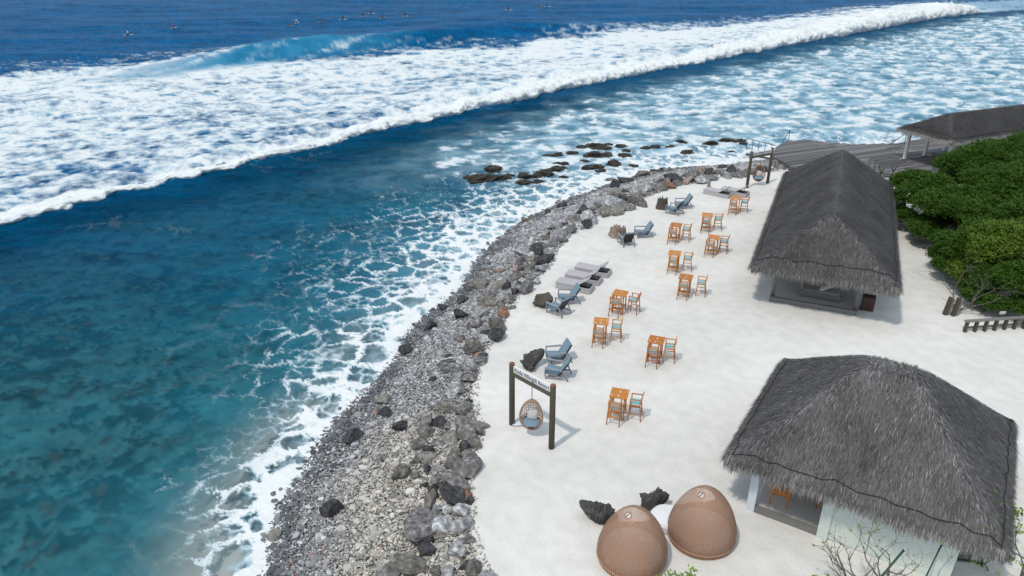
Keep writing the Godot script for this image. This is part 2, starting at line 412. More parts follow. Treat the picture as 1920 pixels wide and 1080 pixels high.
func build_sea() -> void:
	bore_z = table_of(BORE)
	back_z = table_of(BACK)
	crest_z = table_of(CREST)
	for i in bore_z.size():
		var s := (bore_z[mini(i + 4, 1040)] - bore_z[maxi(i - 4, 0)]) / 4.0
		bore_c.append(1.0 / sqrt(1.0 + s * s))
	n_lace = lace_noise(0.7, 21, 1.5)
	n_lace2 = lace_noise(1.5, 22, 0.7)
	n_web = lace_noise(0.3, 23, 3.4)
	var rows := PackedFloat32Array()
	var phi := 52.0
	while phi > 3.9:
		rows.append(-18.7 / tan(deg_to_rad(phi)))
		phi -= 0.072
	for p in [3.7, 3.5, 3.3, 3.0, 2.7, 2.3, 1.9, 1.5, 1.1, 0.8, 0.5, 0.35]: rows.append(-18.7 / tan(deg_to_rad(p)))
	var main := 1000
	var extra := 7
	var cols := main + 2 * extra
	var v := PackedVector3Array()
	var col := PackedColorArray()
	var keep := PackedByteArray()
	v.resize(rows.size() * cols)
	col.resize(v.size())
	keep.resize(v.size())
	var k := 0
	for z in rows:
		var w := 0.64 * absf(z) + 8.5
		for i in cols:
			var x: float
			if i < extra: x = -w - (extra - i) * (extra - i) * (2.0 + w * 0.03)
			elif i >= extra + main: x = w + (i - extra - main + 1) * (i - extra - main + 1) * (2.0 + w * 0.03)
			else: x = -w + 2.0 * w * (i - extra) / (main - 1.0)
			var wf := 60.0
			if x > -60.0 and z > -100.0: wf = look_up(water_far, x, z)
			if wf < -1.6:
				v[k] = Vector3(x, SEA, z)
				k += 1
				continue
			keep[k] = 1
			var d1 := (at_x(bore_z, x) - z) * at_x(bore_c, x)
			var d2 := (at_x(back_z, x) - z) * 0.8
			var h := sea_height(x, z)
			# ---- where there is foam, 0 to 1
			var fbm := n_field.get_noise_2d(x, z) * 1.5
			var cover := 0.0
			var p := 0.5 + 0.5 * fbm
			var foam := 0.0
			var air_and_backlight := 0.0
			var broken := 0.0
			if d1 > -1.6:
				var ragged := d1 + n_edge.get_noise_2d(x * 0.9, z * 0.9) * 1.6 + n_lump.get_noise_2d(x * 1.3, z * 1.3) * 0.5
				var wide := 1.3 + 2.6 * smoothstep(-30.0, 20.0, x) + 4.0 * smoothstep(30.0, 90.0, x)
				var bore_on := 1.0 - smoothstep(112.0, 124.0, x)
				var inside := d1 / maxf(d1 - d2, 0.5)
				var far := smoothstep(60.0, 130.0, -z)
				var web := lerpf(n_lace.get_noise_2d(x, z), n_web.get_noise_2d(x, z), 0.35 + 0.5 * far) + 1.0
				p = clampf(0.9 - 0.8 * web - 0.26 * (n_lace2.get_noise_2d(x * 0.75, z * 0.75) + 1.0) + 0.32 * fbm + 0.3 * n_fine.get_noise_2d(x * 1.3, z * 1.3), 0.0, 1.0)
				cover = 0.28 + 0.22 * smoothstep(0.25, 0.9, inside) + 0.2 * smoothstep(-35.0, 20.0, x) + 0.26 * n_broad.get_noise_2d(x * 0.6, z) + 0.1 * n_streak.get_noise_2d(x * 0.9 + z * 0.9, (z - x) * 0.2)
				cover -= 0.75 * smoothstep(-3.0, 5.0, d2 + 6.0 * n_patch.get_noise_2d(x * 1.2, z) + 4.0 * n_streak.get_noise_2d(x * 0.3, z * 2.0))
				cover -= 0.6 * smoothstep(5.0, 20.0, d2)
				foam = 0.95 * smoothstep(0.36 - cover, 1.24 - cover, p)
				var band := smoothstep(-0.25, 0.15, ragged) * (1.0 - smoothstep(wide * 0.7, wide * 1.7, ragged + n_lump.get_noise_2d(x * 0.5, z * 0.5) * 2.0)) * bore_on
				foam = maxf(foam, band) * smoothstep(-0.3, 0.1, ragged) if d1 < 30.0 else foam
				if x > 112.0: foam *= 0.35 + 0.65 * (1.0 - smoothstep(112.0, 135.0, x))
				air_and_backlight = 0.95 * smoothstep(0.1, 0.5, cover + 0.3 * fbm) * (1.0 - smoothstep(2.0, 14.0, d2)) * smoothstep(0.2, 1.5, ragged)
				# the wave that has yet to break: a smooth glassy face with foam drawn up it
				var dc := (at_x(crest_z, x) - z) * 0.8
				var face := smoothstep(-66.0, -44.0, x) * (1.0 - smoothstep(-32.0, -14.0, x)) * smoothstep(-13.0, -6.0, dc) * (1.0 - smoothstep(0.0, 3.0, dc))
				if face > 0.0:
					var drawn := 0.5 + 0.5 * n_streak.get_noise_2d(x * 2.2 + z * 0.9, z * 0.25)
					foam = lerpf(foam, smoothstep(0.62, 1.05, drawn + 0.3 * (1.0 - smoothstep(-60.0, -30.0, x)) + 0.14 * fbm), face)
					air_and_backlight = maxf(air_and_backlight, face * (0.7 + 0.3 * fbm))  # turquoise paints in light coming through the thin wave face
			if d1 < 0.5:
				# lagoon between the breaker and the shore
				var len := lerpf(2.4, 7.0, smoothstep(-20.0, -50.0, z))
				var near := maxf(wf, 0.0) / len
				var cs := 1.05 * exp(-near * 1.05) + 0.16 * n_patch.get_noise_2d(x * 2.0, z * 2.0) * smoothstep(0.0, 0.5, near)
				cs *= 1.0 - smoothstep(2.0, 3.0, near)
				var open := smoothstep(-19.0, 6.0, x + 0.12 * (z + 70.0) + 7.0 * n_broad.get_noise_2d(x * 2.0, z * 2.0)) * smoothstep(-54.0, -66.0, z) * smoothstep(3.0, 15.0, -d1 + 5.0 * n_broad.get_noise_2d(x * 3.0, z * 3.0 + 60.0))
				var reef := exp(-(pow((x - 6.0) / 12.0, 2.0) + pow((z + 63.0) / 6.5, 2.0)))
				var f1 := n_lace.get_noise_2d(x, z) + 1.0
				var f2 := n_lace2.get_noise_2d(x, z) + 1.0
				var lace := 1.0 - smoothstep(0.0, 0.42, f1)
				var lace2 := 1.0 - smoothstep(0.0, 0.5, f2)
				var rip := 0.5 + 0.7 * n_edge.get_noise_2d(x * 1.4, z * 1.4)
				var th1 := 0.13 + 0.5 * cs * cs
				var th2 := 0.17 + 0.5 * cs * cs
				var line1 := (1.0 - smoothstep(0.0, th1, f1)) * smoothstep(0.55 - 0.95 * cs, 1.15 - 0.95 * cs, rip)
				var line2 := (1.0 - smoothstep(0.0, th2, f2)) * smoothstep(0.8 - 0.95 * cs, 1.4 - 0.95 * cs, 1.0 - rip + 0.35 * lace)
				var sea_foam := minf(1.0, (line1 + line2 * 0.6) * 1.25) * smoothstep(0.06, 0.3, cs) * (0.72 + 0.28 * smoothstep(0.2, 0.65, cs))
				sea_foam = maxf(sea_foam, 0.8 * exp(-near * 2.6) * (0.7 + 0.6 * (rip - 0.5) + 0.3 * (lace2 - 0.5)))
				var wash := smoothstep(0.5, 0.0, (wf + n_edge.get_noise_2d(x * 1.5, z * 1.5) * 1.3) / (0.2 * len + 0.45))
				sea_foam = maxf(sea_foam, wash * (0.62 + 0.38 * lace2))
				var streaky := clampf(0.5 + 0.75 * n_streak.get_noise_2d(x * 2.7 + z * 0.8, z * 3.0) + 0.4 * n_fine.get_noise_2d(x * 0.8, z * 1.4) + 0.22 * (lace - 0.4), 0.0, 1.0)
				var co := maxf(0.47 * open * (1.0 + 0.25 * n_patch.get_noise_2d(x, z)), 0.5 * reef)
				sea_foam = maxf(sea_foam, smoothstep(0.72 - co, 1.3 - co, streaky) * 0.9 * smoothstep(0.06, 0.25, co))
				sea_foam = maxf(sea_foam, maxf(open, 0.8 * reef) * clampf(0.12 + 0.5 * streaky + 0.2 * fbm, 0.0, 0.6))
				# a few thin threads farther out
				var thread := (1.0 - smoothstep(0.0, 0.1, n_web.get_noise_2d(x + 40.0, z) + 1.0)) * smoothstep(0.12, 0.4, n_patch.get_noise_2d(x * 0.9, z * 0.9) + 0.12 * exp(-near * 0.5)) * 0.12
				sea_foam = maxf(sea_foam, thread)
				if d1 > -0.6: sea_foam *= smoothstep(0.5, -0.5, d1)
				foam = maxf(foam, sea_foam)
				air_and_backlight = maxf(air_and_backlight, maxf(clampf(1.15 * exp(-near * 0.75), 0.0, 1.0) * (0.75 + 0.5 * fbm), 0.55 * reef))
				broken = open
				air_and_backlight = maxf(air_and_backlight, open * (0.8 + 0.4 * fbm))
			foam = clampf(foam, 0.0, 1.0)
			air_and_backlight = clampf(air_and_backlight, 0.0, 1.0)
			# ---- water colour: clear deep water, reef water, water full of bubbles, plus painted backlight
			var deep := smoothstep(-6.0, 6.0, d1)
			var shallow := smoothstep(-46.0, -22.0, z)
			var tone := 1.0 + 0.4 * n_streak.get_noise_2d(x * 0.6, z * 2.4) + 0.3 * n_fine.get_noise_2d(x * 0.5, z * 1.2) + 0.3 * n_fine.get_noise_2d(x * 1.9 + 70.0, z * 2.6)  # streaks also paint in the light and shade of the chop
			var water := Color(0.0, 0.06, 0.142).lerp(Color(0.0, 0.1, 0.15), shallow).lerp(Color(0.0, 0.078, 0.205), deep)
			water = Color(water.r * tone, water.g * tone, water.b * tone).lerp(Color(0.006, 0.22, 0.34).lerp(Color(0.11, 0.33, 0.48), broken) if d1 < 0.0 else Color(0.035, 0.22, 0.38), air_and_backlight)
			var a := lerpf(lerpf(0.62, 0.44, shallow), 0.8, air_and_backlight * (1.0 - 0.8 * shallow))
			a = lerpf(a, 1.0, deep)
			if wf < 60.0: a *= lerpf(0.4, 1.0, smoothstep(0.0, 3.0 + 2.0 * shallow, wf))
			var white := Color(0.6, 0.68, 0.73).lerp(Color(0.7, 0.735, 0.755), smoothstep(0.6, 1.0, foam))
			var c := water.lerp(white, foam)
			c.a = lerpf(a, 1.0, smoothstep(0.1, 0.7, foam))
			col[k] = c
			h = h * (1.0 if wf > 4.0 else 0.35 + 0.65 * maxf(wf, 0.0) / 4.0) + foam * 0.05
			v[k] = Vector3(x, SEA + h, z)
			k += 1
	var idx := PackedInt32Array()
	for r in rows.size() - 1:
		for i in cols - 1:
			var q := r * cols + i
			if keep[q] and keep[q + 1] and keep[q + cols] and keep[q + cols + 1]:
				idx.append_array([q, q + cols, q + 1, q + 1, q + cols, q + cols + 1])
	var m := StandardMaterial3D.new()
	m.resource_name = "sea water"
	m.vertex_color_use_as_albedo = true
	m.transparency = BaseMaterial3D.TRANSPARENCY_ALPHA
	m.roughness = 0.3
	m.metallic_specular = 0.025
	m.uv1_triplanar = true
	m.uv1_world_triplanar = true
	m.uv1_scale = Vector3(0.11, 0.11, 0.2)
	bumpy(m, 0.012, 7.0, 31)
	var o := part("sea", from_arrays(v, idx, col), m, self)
	tag(o, "", "", "", "structure")

# the roller of white water along the front of the broken wave
func build_breaker() -> void:
	var v := PackedVector3Array()
	var col := PackedColorArray()
	var idx := PackedInt32Array()
	var n_big := noise(0.22, 33, 3)
	var n_mid := noise(0.75, 34, 3)
	var n_small := noise(2.2, 35, 2)
	# across the roller: forward reach, height, both in parts of the wave's height
	var shape := [[0.45, -0.25], [0.62, 0.02], [0.78, 0.2], [0.82, 0.4], [0.74, 0.58], [0.56, 0.76], [0.3, 0.9], [0.0, 0.99], [-0.5, 1.04], [-1.1, 1.05], [-1.8, 1.02], [-2.6, 0.97], [-3.5, 0.9], [-4.4, 0.8], [-5.2, 0.66]]
	var x := -58.0
	var n := 0
	while x < 121.0:
		var s := (at_x(bore_z, x + 2.0) - at_x(bore_z, x - 2.0)) / 4.0
		var out := Vector3(-s, 0, 1.0).normalized()
		var hb := bore_height(x) * 1.06
		hb *= 1.0 + 0.35 * n_big.get_noise_2d(x * 0.5, 5.0)
		var wander := 1.2 * n_big.get_noise_2d(x, 50.0) + 0.8 * n_mid.get_noise_2d(x * 0.8, 90.0)
		for k in shape.size():
			var reach: float = shape[k][0] * hb
			if shape[k][0] < 0.0: reach *= 0.8
			var p := Vector3(x, SEA + shape[k][1] * hb, at_x(bore_z, x)) + out * (reach + wander + 0.35)
			var q := Vector3(p.x, p.y * 1.4, p.z)
			var rough := 1.0 if k > 0 else 0.2
			var lump := (n_mid.get_noise_3dv(q) * 0.72 + n_small.get_noise_3dv(q) * 0.34) * (0.25 + 0.62 * hb) * rough
			p += out * lump * 0.8 + Vector3(0, lump * 0.6, 0)
			if k >= 11: p.y -= (k - 10) * 0.1 * (0.4 + n_mid.get_noise_3dv(q))
			v.append(p)
			var thin := clampf(0.5 + 1.2 * n_mid.get_noise_3dv(q * 1.3 + Vector3(7, 3, 1)), 0.0, 1.0)
			col.append(Color(0.72, 0.75, 0.765).lerp(Color(0.5, 0.62, 0.69), thin * (0.35 if k > 1 else 0.8)))
		x += 0.11 + 0.05 * smoothstep(-20.0, 60.0, x)
		n += 1
	var w := shape.size()
	for i in n - 1:
		for k in w - 1:
			var q := i * w + k
			idx.append_array([q, q + 1, q + w, q + 1, q + w + 1, q + w])
	var m := plain_mat(1, 1, 1, 0.8, true)
	m.metallic_specular = 0.1
	m.subsurf_scatter_enabled = true
	m.subsurf_scatter_strength = 0.15
	tag(part("sea_surf", from_arrays(v, idx, col), m, self), "", "", "", "structure")

func build_sea_floor() -> void:
	var v := PackedVector3Array()
	var col := PackedColorArray()
	var idx := PackedInt32Array()
	var n_head := noise(0.3, 41, 6)
	n_head.fractal_gain = 0.68
	n_head.fractal_lacunarity = 2.3
	var n_bed := noise(0.09, 42, 3)
	var step := 0.2
	var w := 450
	var d := 480
	for j in d:
		for i in w:
			var x := -62.0 + i * step
			var z := -9.0 - j * step
			var wf := look_up(water_far, x, z)
			var y := maxf(SEA - 0.1 - 0.2 * maxf(wf, -1.0), -3.3) + 0.25 * n_bed.get_noise_2d(x, z)
			var far := smoothstep(2.5, 9.0, wf)
			var heads := smoothstep(-0.06, 0.24, n_head.get_noise_2d(x * 2.1, z * 2.1) + 0.42 * n_bed.get_noise_2d(x * 1.2 + 50.0, z * 1.2) - 0.02) * far
			y += heads * 0.06 + 0.05 * n_head.get_noise_2d(x * 3.0, z * 3.0) * heads
			var c := Color(0.1, 0.3, 0.32).lerp(Color(0.03, 0.11, 0.135), clampf(0.5 + 0.9 * n_head.get_noise_2d(x * 2.4, z * 2.4), 0.0, 1.0)).lerp(Color(0.52, 0.5, 0.44), 1.0 - smoothstep(0.8, 6.0, wf) * smoothstep(0.5, 2.5, wf + 2.0 * n_bed.get_noise_2d(x * 2.0, z * 2.0)))
			var brown := smoothstep(0.1, 0.4, n_head.get_noise_2d(x * 1.7 + 90.0, z * 1.7))
			c = c.lerp(Color(0.012, 0.028, 0.03).lerp(Color(0.09, 0.065, 0.03), brown), heads)
			v.append(Vector3(x, minf(y, SEA - 0.12), z))
			col.append(c)
	for j in d - 1:
		for i in w - 1:
			if look_up(water_far, -62.0 + i * step, -9.0 - j * step) < -1.5: continue
			var q := j * w + i
			idx.append_array([q, q + w, q + 1, q + 1, q + w, q + w + 1])
	var m := plain_mat(1, 1, 1, 0.9, true)
	var o := part("sea_floor", from_arrays(v, idx, col), m, self)
	tag(o, "", "", "", "structure")

# ------------------------------------------------------------------ sand
func sand_height(x: float, z: float) -> float:
	var da := look_up(sand_far, x, z)
	var y := 0.05 * n_sand.get_noise_2d(x, z) + 0.02 * n_sand.get_noise_2d(x * 5.0, z * 5.0) + 0.014 * n_dent.get_noise_2d(x, z) * smoothstep(-0.05, 0.35, n_sand.get_noise_2d(x * 0.7 + 30.0, z * 0.7))
	if da > 0.0: y = minf(y, bank(x, z)) - 0.1 * minf(da * 3.0, 1.0)
	return maxf(y, -4.0)

var n_sand := noise(0.12, 51, 3)
var n_dent := noise(1.5, 56, 2)

func build_sand() -> void:
	var v := PackedVector3Array()
	var col := PackedColorArray()
	var idx := PackedInt32Array()
	var step := 0.15
	var w := 455
	var d := 396
	var n_tone := noise(0.16, 52, 4)
	var n_fleck := noise(1.3, 53, 3)
	for j in d:
		for i in w:
			var x := -5.0 + i * step
			var z := -5.0 - j * step
			v.append(Vector3(x, sand_height(x, z), z))
			var t := 0.5 + 0.55 * n_tone.get_noise_2d(x * 0.5 + z * 0.2, z * 1.1) + 0.45 * n_fleck.get_noise_2d(x, z)
			col.append(Color(0.59, 0.585, 0.57).lerp(Color(0.73, 0.725, 0.708), clampf(t, 0.0, 1.0)))
	for j in d - 1:
		for i in w - 1:
			if look_up(sand_far, v[j * w + i].x, v[j * w + i].z) > 1.6: continue
			var q := j * w + i
			idx.append_array([q, q + w, q + 1, q + 1, q + w, q + w + 1])
	# the island goes on outside the picture
	var b := v.size()
	var y := -0.06
	for p in [[63.0, -5.0], [63.0, -64.1], [150.0, -64.0], [150.0, 60.0], [63.0, 60.0], [-5.0, 60.0], [-5.0, -5.2], [63.0, -5.2]]:
		v.append(Vector3(p[0], y, p[1]))
		col.append(Color(0.64, 0.64, 0.63))
	idx.append_array([b, b + 1, b + 2, b, b + 2, b + 3, b, b + 3, b + 4, b + 4, b + 5, b + 6, b + 4, b + 6, b + 7])
	var m := plain_mat(1, 1, 1, 0.95, true)
	m.albedo_texture = noise_tex(0.05, [Color(0.93, 0.93, 0.93), Color(1, 1, 1)], FastNoiseLite.TYPE_SIMPLEX_SMOOTH, 5, 54)
	m.uv1_triplanar = true
	m.uv1_world_triplanar = true
	m.uv1_scale = Vector3(0.35, 0.35, 0.35)
	bumpy(m, 0.03, 2.0, 55)
	m.metallic_specular = 0.2
	var o := part("sand", from_arrays(v, idx, col), m, self)
	tag(o, "", "", "", "structure")

# ------------------------------------------------------------------ stones
# a broken stone: a ball cut by random planes
func stone_mesh(number: int, cuts: int, flat: float, level: int, rough: float) -> ArrayMesh:
	rng.seed = number * 977 + 5
	var ball := SphereMesh.new()
	ball.radius = 1.0
	ball.height = 2.0
	ball.radial_segments = level * 2
	ball.rings = level
	var a := ball.get_mesh_arrays()
	var v: PackedVector3Array = a[Mesh.ARRAY_VERTEX]
	var idx: PackedInt32Array = a[Mesh.ARRAY_INDEX]
	var planes := []
	for i in cuts:
		planes.append([Vector3(rng.randfn(), rng.randfn(), rng.randfn()).normalized(), rng.randf_range(0.42, 0.8)])
	var n := noise(0.9, number, 3)
	var shape := Vector3(rng.randf_range(0.85, 1.25), flat * rng.randf_range(0.8, 1.1), rng.randf_range(0.75, 1.05))
	for i in v.size():
		var p := v[i]
		for q in planes:
			var e: float = p.dot(q[0]) - q[1]
			if e > 0.0: p -= q[0] * e
		p += p.normalized() * n.get_noise_3dv(p * 1.6) * rough
		v[i] = p * shape
	var s := begin()
	for i in idx: s.add_vertex(v[i])
	return s.commit()

func rock_mat(dark: Color, mid: Color, light: Color, number: int, vein := 0.82) -> StandardMaterial3D:
	var m := grain_mat([dark, mid, mid.lerp(light, 0.25), light], Vector3(0.55, 0.9, 0.55), 0.85, 0.012, true, number, [0.2, 0.45, 0.68, vein])
	bumpy(m, 0.03, 9.0, number + 1)
	m.metallic_specular = 0.3
	return m

func where_on_shore(z: float) -> String:
	for s in [[-20.0, "by the wicker pods"], [-26.5, "by the near swing"], [-31.5, "by the nearest blue chairs"], [-35.5, "by the second blue chairs"], [-40.5, "by the three loungers"], [-46.5, "by the pale stump"], [-53.5, "by the farthest blue chairs"]]:
		if z > s[0]: return s[1]
	return "near the far swing"

func build_stones() -> void:
	var tone_names := {"d": "dark charcoal", "g": "grey", "b": "brown grey", "w": "white streaked", "l": "light grey", "r": "rust red", "t": "tan", "p": "pinkish"}
	var tones := {
		"d": rock_mat(Color(0.022, 0.023, 0.026), Color(0.05, 0.05, 0.055), Color(0.17, 0.17, 0.18), 61, 0.95),
		"g": rock_mat(Color(0.06, 0.058, 0.058), Color(0.14, 0.135, 0.135), Color(0.36, 0.36, 0.37), 62),
		"b": rock_mat(Color(0.055, 0.05, 0.046), Color(0.125, 0.117, 0.11), Color(0.28, 0.265, 0.25), 63),
		"w": rock_mat(Color(0.12, 0.125, 0.135), Color(0.3, 0.31, 0.33), Color(0.72, 0.74, 0.76), 64, 0.7),
		"l": rock_mat(Color(0.12, 0.125, 0.13), Color(0.23, 0.235, 0.245), Color(0.5, 0.5, 0.52), 65),
		"r": rock_mat(Color(0.1, 0.05, 0.035), Color(0.24, 0.13, 0.09), Color(0.4, 0.3, 0.25), 66),
		"t": rock_mat(Color(0.11, 0.104, 0.096), Color(0.21, 0.2, 0.185), Color(0.36, 0.35, 0.33), 67),
		"p": rock_mat(Color(0.14, 0.11, 0.1), Color(0.27, 0.21, 0.19), Color(0.45, 0.4, 0.38), 68),
	}
	var shapes := []
	for i in 14: shapes.append(stone_mesh(100 + i, 13 + i % 5, [0.72, 0.6, 0.85, 0.66][i % 4], 9, 0.12))
	var all := []
	for b in BOULDERS: all.append(b.duplicate())
	# between those: the smaller rocks of the row along the sand
	rng.seed = 4242
	var tries := 0
	while all.size() < 285 and tries < 9000:
		tries += 1
		var i := rng.randi_range(1, SAND_EDGE.size() - 4)
		var f := rng.randf()
		var ax: float = lerpf(SAND_EDGE[i][0], SAND_EDGE[i + 1][0], f)
		var az: float = lerpf(SAND_EDGE[i][1], SAND_EDGE[i + 1][1], f)
		var off := absf(rng.randfn()) * 1.0 + 0.05
		var x := ax - off * (0.98 if az > -40.0 else 0.62)
		var z := az - off * (0.1 if az > -32.0 else 0.75)
		if look_up(water_far, x, z) > 0.3: continue
		var r := rng.randf_range(0.14, 0.36)
		var free := true
		for b in all:
			if Vector2(x - b[0], z - b[1]).length() < (r + b[2]) * 0.72:
				free = false
				break
		if free: all.append([x, z, r, "dgbgwlgtbd"[rng.randi() % 10]])
	var n := 0
	var made := []
	for b in all:
		n += 1
		var x: float = b[0]
		var z: float = b[1]
		var r: float = b[2]
		rng.seed = 7000 + n
		var da := look_up(sand_far, x, z)
		var wf := look_up(water_far, x, z)
		var ground := bank(x, z) if da > 0.0 else sand_height(x, z)
		var o := MeshInstance3D.new()
		o.name = numbered("boulder")
		o.mesh = shapes[(n * 5) % shapes.size()]
		o.material_override = tones[b[3]]
		add_child(o)
		var tilt := Basis.from_euler(Vector3(rng.randf_range(-0.35, 0.35), rng.randf_range(0, TAU), rng.randf_range(-0.35, 0.35)))
		o.transform = Transform3D(tilt.scaled(Vector3.ONE * r * (1.42 + 0.12 * smoothstep(-38.0, -48.0, z))), Vector3(x, ground + r * 0.32, z))
		var size := "small" if r < 0.27 else ("medium" if r < 0.42 else "large")
		var spot := "in the rock row" if da < 1.9 else ("on the pebble bank" if wf < -0.6 else "at the water's edge")
		tag(o, "%s %s boulder %s %s" % [size, tone_names[b[3]], spot, where_on_shore(z)], "boulder", "boulders along the shore")
		made.append(o)
	tell_apart(made)
	made = []
	# rocks of the reef that break the surf
	var wet := rock_mat(Color(0.01, 0.01, 0.01), Color(0.026, 0.023, 0.02), Color(0.1, 0.08, 0.06), 69, 0.98)
	wet.roughness = 0.35
	var jagged := []
	for i in 8: jagged.append(stone_mesh(520 + i, 8, 0.6, 11, 0.42))
	rng.seed = 5151
	var reef := REEF.duplicate()
	for b in REEF:
		if b[2] > 0.36: reef.append([b[0] + rng.randf_range(-1.3, 1.3), b[1] + rng.randf_range(-0.9, 0.9), rng.randf_range(0.2, 0.34)])
	n = 0
	for b in reef:
		n += 1
		rng.seed = 8000 + n
		var o := MeshInstance3D.new()
		o.name = numbered("reef_rock")
		o.mesh = jagged[(n * 3) % jagged.size()]
		o.material_override = wet
		add_child(o)
		var r: float = b[2]
		o.transform = Transform3D(Basis.from_euler(Vector3(rng.randf_range(-0.2, 0.2), rng.randf_range(0, TAU), 0)).scaled(Vector3(r * 1.9, r * 1.25, r * 1.5)), Vector3(b[0], SEA + 0.02, b[1]))
		var spot := "left of the deck stairs" if b[0] > 12.0 else ("in mid surf" if b[0] > 3.0 else "at the seaward reef end")
		tag(o, "%s wet dark brown rock %s" % ["large" if r > 0.44 else ("small" if r < 0.33 else "middling"), spot], "rock", "rocks standing in the surf")
		made.append(o)
	tell_apart(made)

func build_pebbles() -> void:
	# the bank itself, under the loose stones
	var v := PackedVector3Array()
	var col := PackedColorArray()
	var idx := PackedInt32Array()
	var n_b := noise(1.1, 71, 4)
	var x0 := -14.0
	var z0 := -12.0
	var step := 0.2
	var w := 320
	var d := 300
	for j in d:
		for i in w:
			var x := x0 + i * step
			var z := z0 - j * step
			var y := bank(x, z) + 0.06 * n_b.get_noise_2d(x, z) - 0.05
			v.append(Vector3(x, y, z))
			var t := 0.5 + 0.6 * n_b.get_noise_2d(x * 2.0, z * 2.0)
			col.append(Color(0.16, 0.16, 0.155).lerp(Color(0.3, 0.29, 0.275), clampf(t, 0.0, 1.0)))
	for j in d - 1:
		for i in w - 1:
			var p := v[j * w + i]
			var da := look_up(sand_far, p.x, p.z)
			if da < -0.05 or look_up(water_far, p.x, p.z) > 2.5: continue
			var q := j * w + i
			idx.append_array([q, q + w, q + 1, q + 1, q + w, q + w + 1])
	var m := plain_mat(1, 1, 1, 0.9, true)
	bumpy(m, 0.05, 10.0, 72)
	m.uv1_triplanar = true
	m.uv1_world_triplanar = true
	m.uv1_scale = Vector3(0.6, 0.6, 0.6)
	tag(part("pebble_bank", from_arrays(v, idx, col), m, self), "", "", "", "structure")
	# loose stones
	var shapes := []
	for i in 5: shapes.append(stone_mesh(300 + i, 9, [0.4, 0.3, 0.5, 0.26, 0.6][i], 4, 0.05))
	var places := [[], [], [], [], []]
	var colors := [[], [], [], [], []]
	rng.seed = 99
	var n_zone := noise(0.25, 73, 3)
	for i in WATER_EDGE.size() - 2: pass
	var made := 0
	var tries := 0
	while made < 95000 and tries < 900000:
		tries += 1
		var z := -13.5 - pow(rng.randf(), 1.25) * 50.0
		var x := rng.randf_range(-9.6, 24.0)
		var da := look_up(sand_far, x, z)
		var wf := look_up(water_far, x, z)
		if da < -0.15 or wf > 0.45: continue
		if da < 0.25 and rng.randf() < 0.7: continue
		var t := da / maxf(da - wf, 0.1)
		var zone := n_zone.get_noise_2d(x, z)
		var r := rng.randf_range(0.03, 0.068) * (1.0 + 0.5 * float(rng.randf() < 0.12)) * (1.0 + 0.3 * smoothstep(-26.0, -34.0, z))
		if rng.randf() < 0.025: r = rng.randf_range(0.11, 0.22)
		r *= 1.0 + 0.45 * smoothstep(-35.0, -50.0, z)
		var k := rng.randi() % 5
		var grey := pow(rng.randf(), 1.3) * 0.36 + 0.13
		var warm := clampf(smoothstep(-29.0, -21.0, z) * smoothstep(0.85, 0.45, t) + 0.3 * zone, 0.0, 1.0)
		var c := Color(grey * 0.97, grey * 1.0, grey * 1.07).lerp(Color(grey * 1.25 + 0.05, grey * 1.2 + 0.045, grey * 1.1 + 0.04), warm)
		if rng.randf() < 0.04: c = Color(0.6, 0.6, 0.6)
		elif rng.randf() < 0.02: c = Color(0.3, 0.17, 0.12)
		# stones the wash keeps wet are dark
		if wf > -0.95 + 0.9 * zone + rng.randf_range(-0.6, 0.3): c = Color(c.r * 0.45, c.g * 0.47, c.b * 0.5)
		var tilt := Basis.from_euler(Vector3(rng.randf_range(-0.5, 0.5), rng.randf() * TAU, rng.randf_range(-0.5, 0.5)))
		places[k].append(Transform3D(tilt.scaled(Vector3.ONE * r), Vector3(x, (bank(x, z) if da > 0.0 else sand_height(x, z)) + rng.randf_range(-0.02, 0.05), z)))
		colors[k].append(c)
		made += 1
	var pm := plain_mat(1, 1, 1, 0.8, true)
	for k in 5:
		var o := scatter("pebbles", shapes[k], pm, places[k], colors[k], self)
		tag(o, "loose grey and beige broken coral pebbles between sand and surf", "pebbles", "pebbles of the shore bank")

# ------------------------------------------------------------------ thatch
var blade: ArrayMesh
var straw: StandardMaterial3D
var roof_core: StandardMaterial3D
var cord_mat: StandardMaterial3D

func roof_fall(x: float, z: float, a: float, b: float, rx: float, rz: float) -> float:
	var p := maxf(absf(x) - rx, 0.0) / (a - rx)
	var q := maxf(absf(z) - rz, 0.0) / (b - rz)
	return pow(pow(p, 12.0) + pow(q, 12.0), 1.0 / 12.0)

func roof_y(x: float, z: float, a: float, b: float, rx: float, rz: float, rise: float) -> float:
	var s := roof_fall(x, z, a, b, rx, rz)
	return rise * (1.0 - s) + 0.05 * rise * s * (1.0 - s) - 0.02 * rise * exp(-s * s * 200.0)

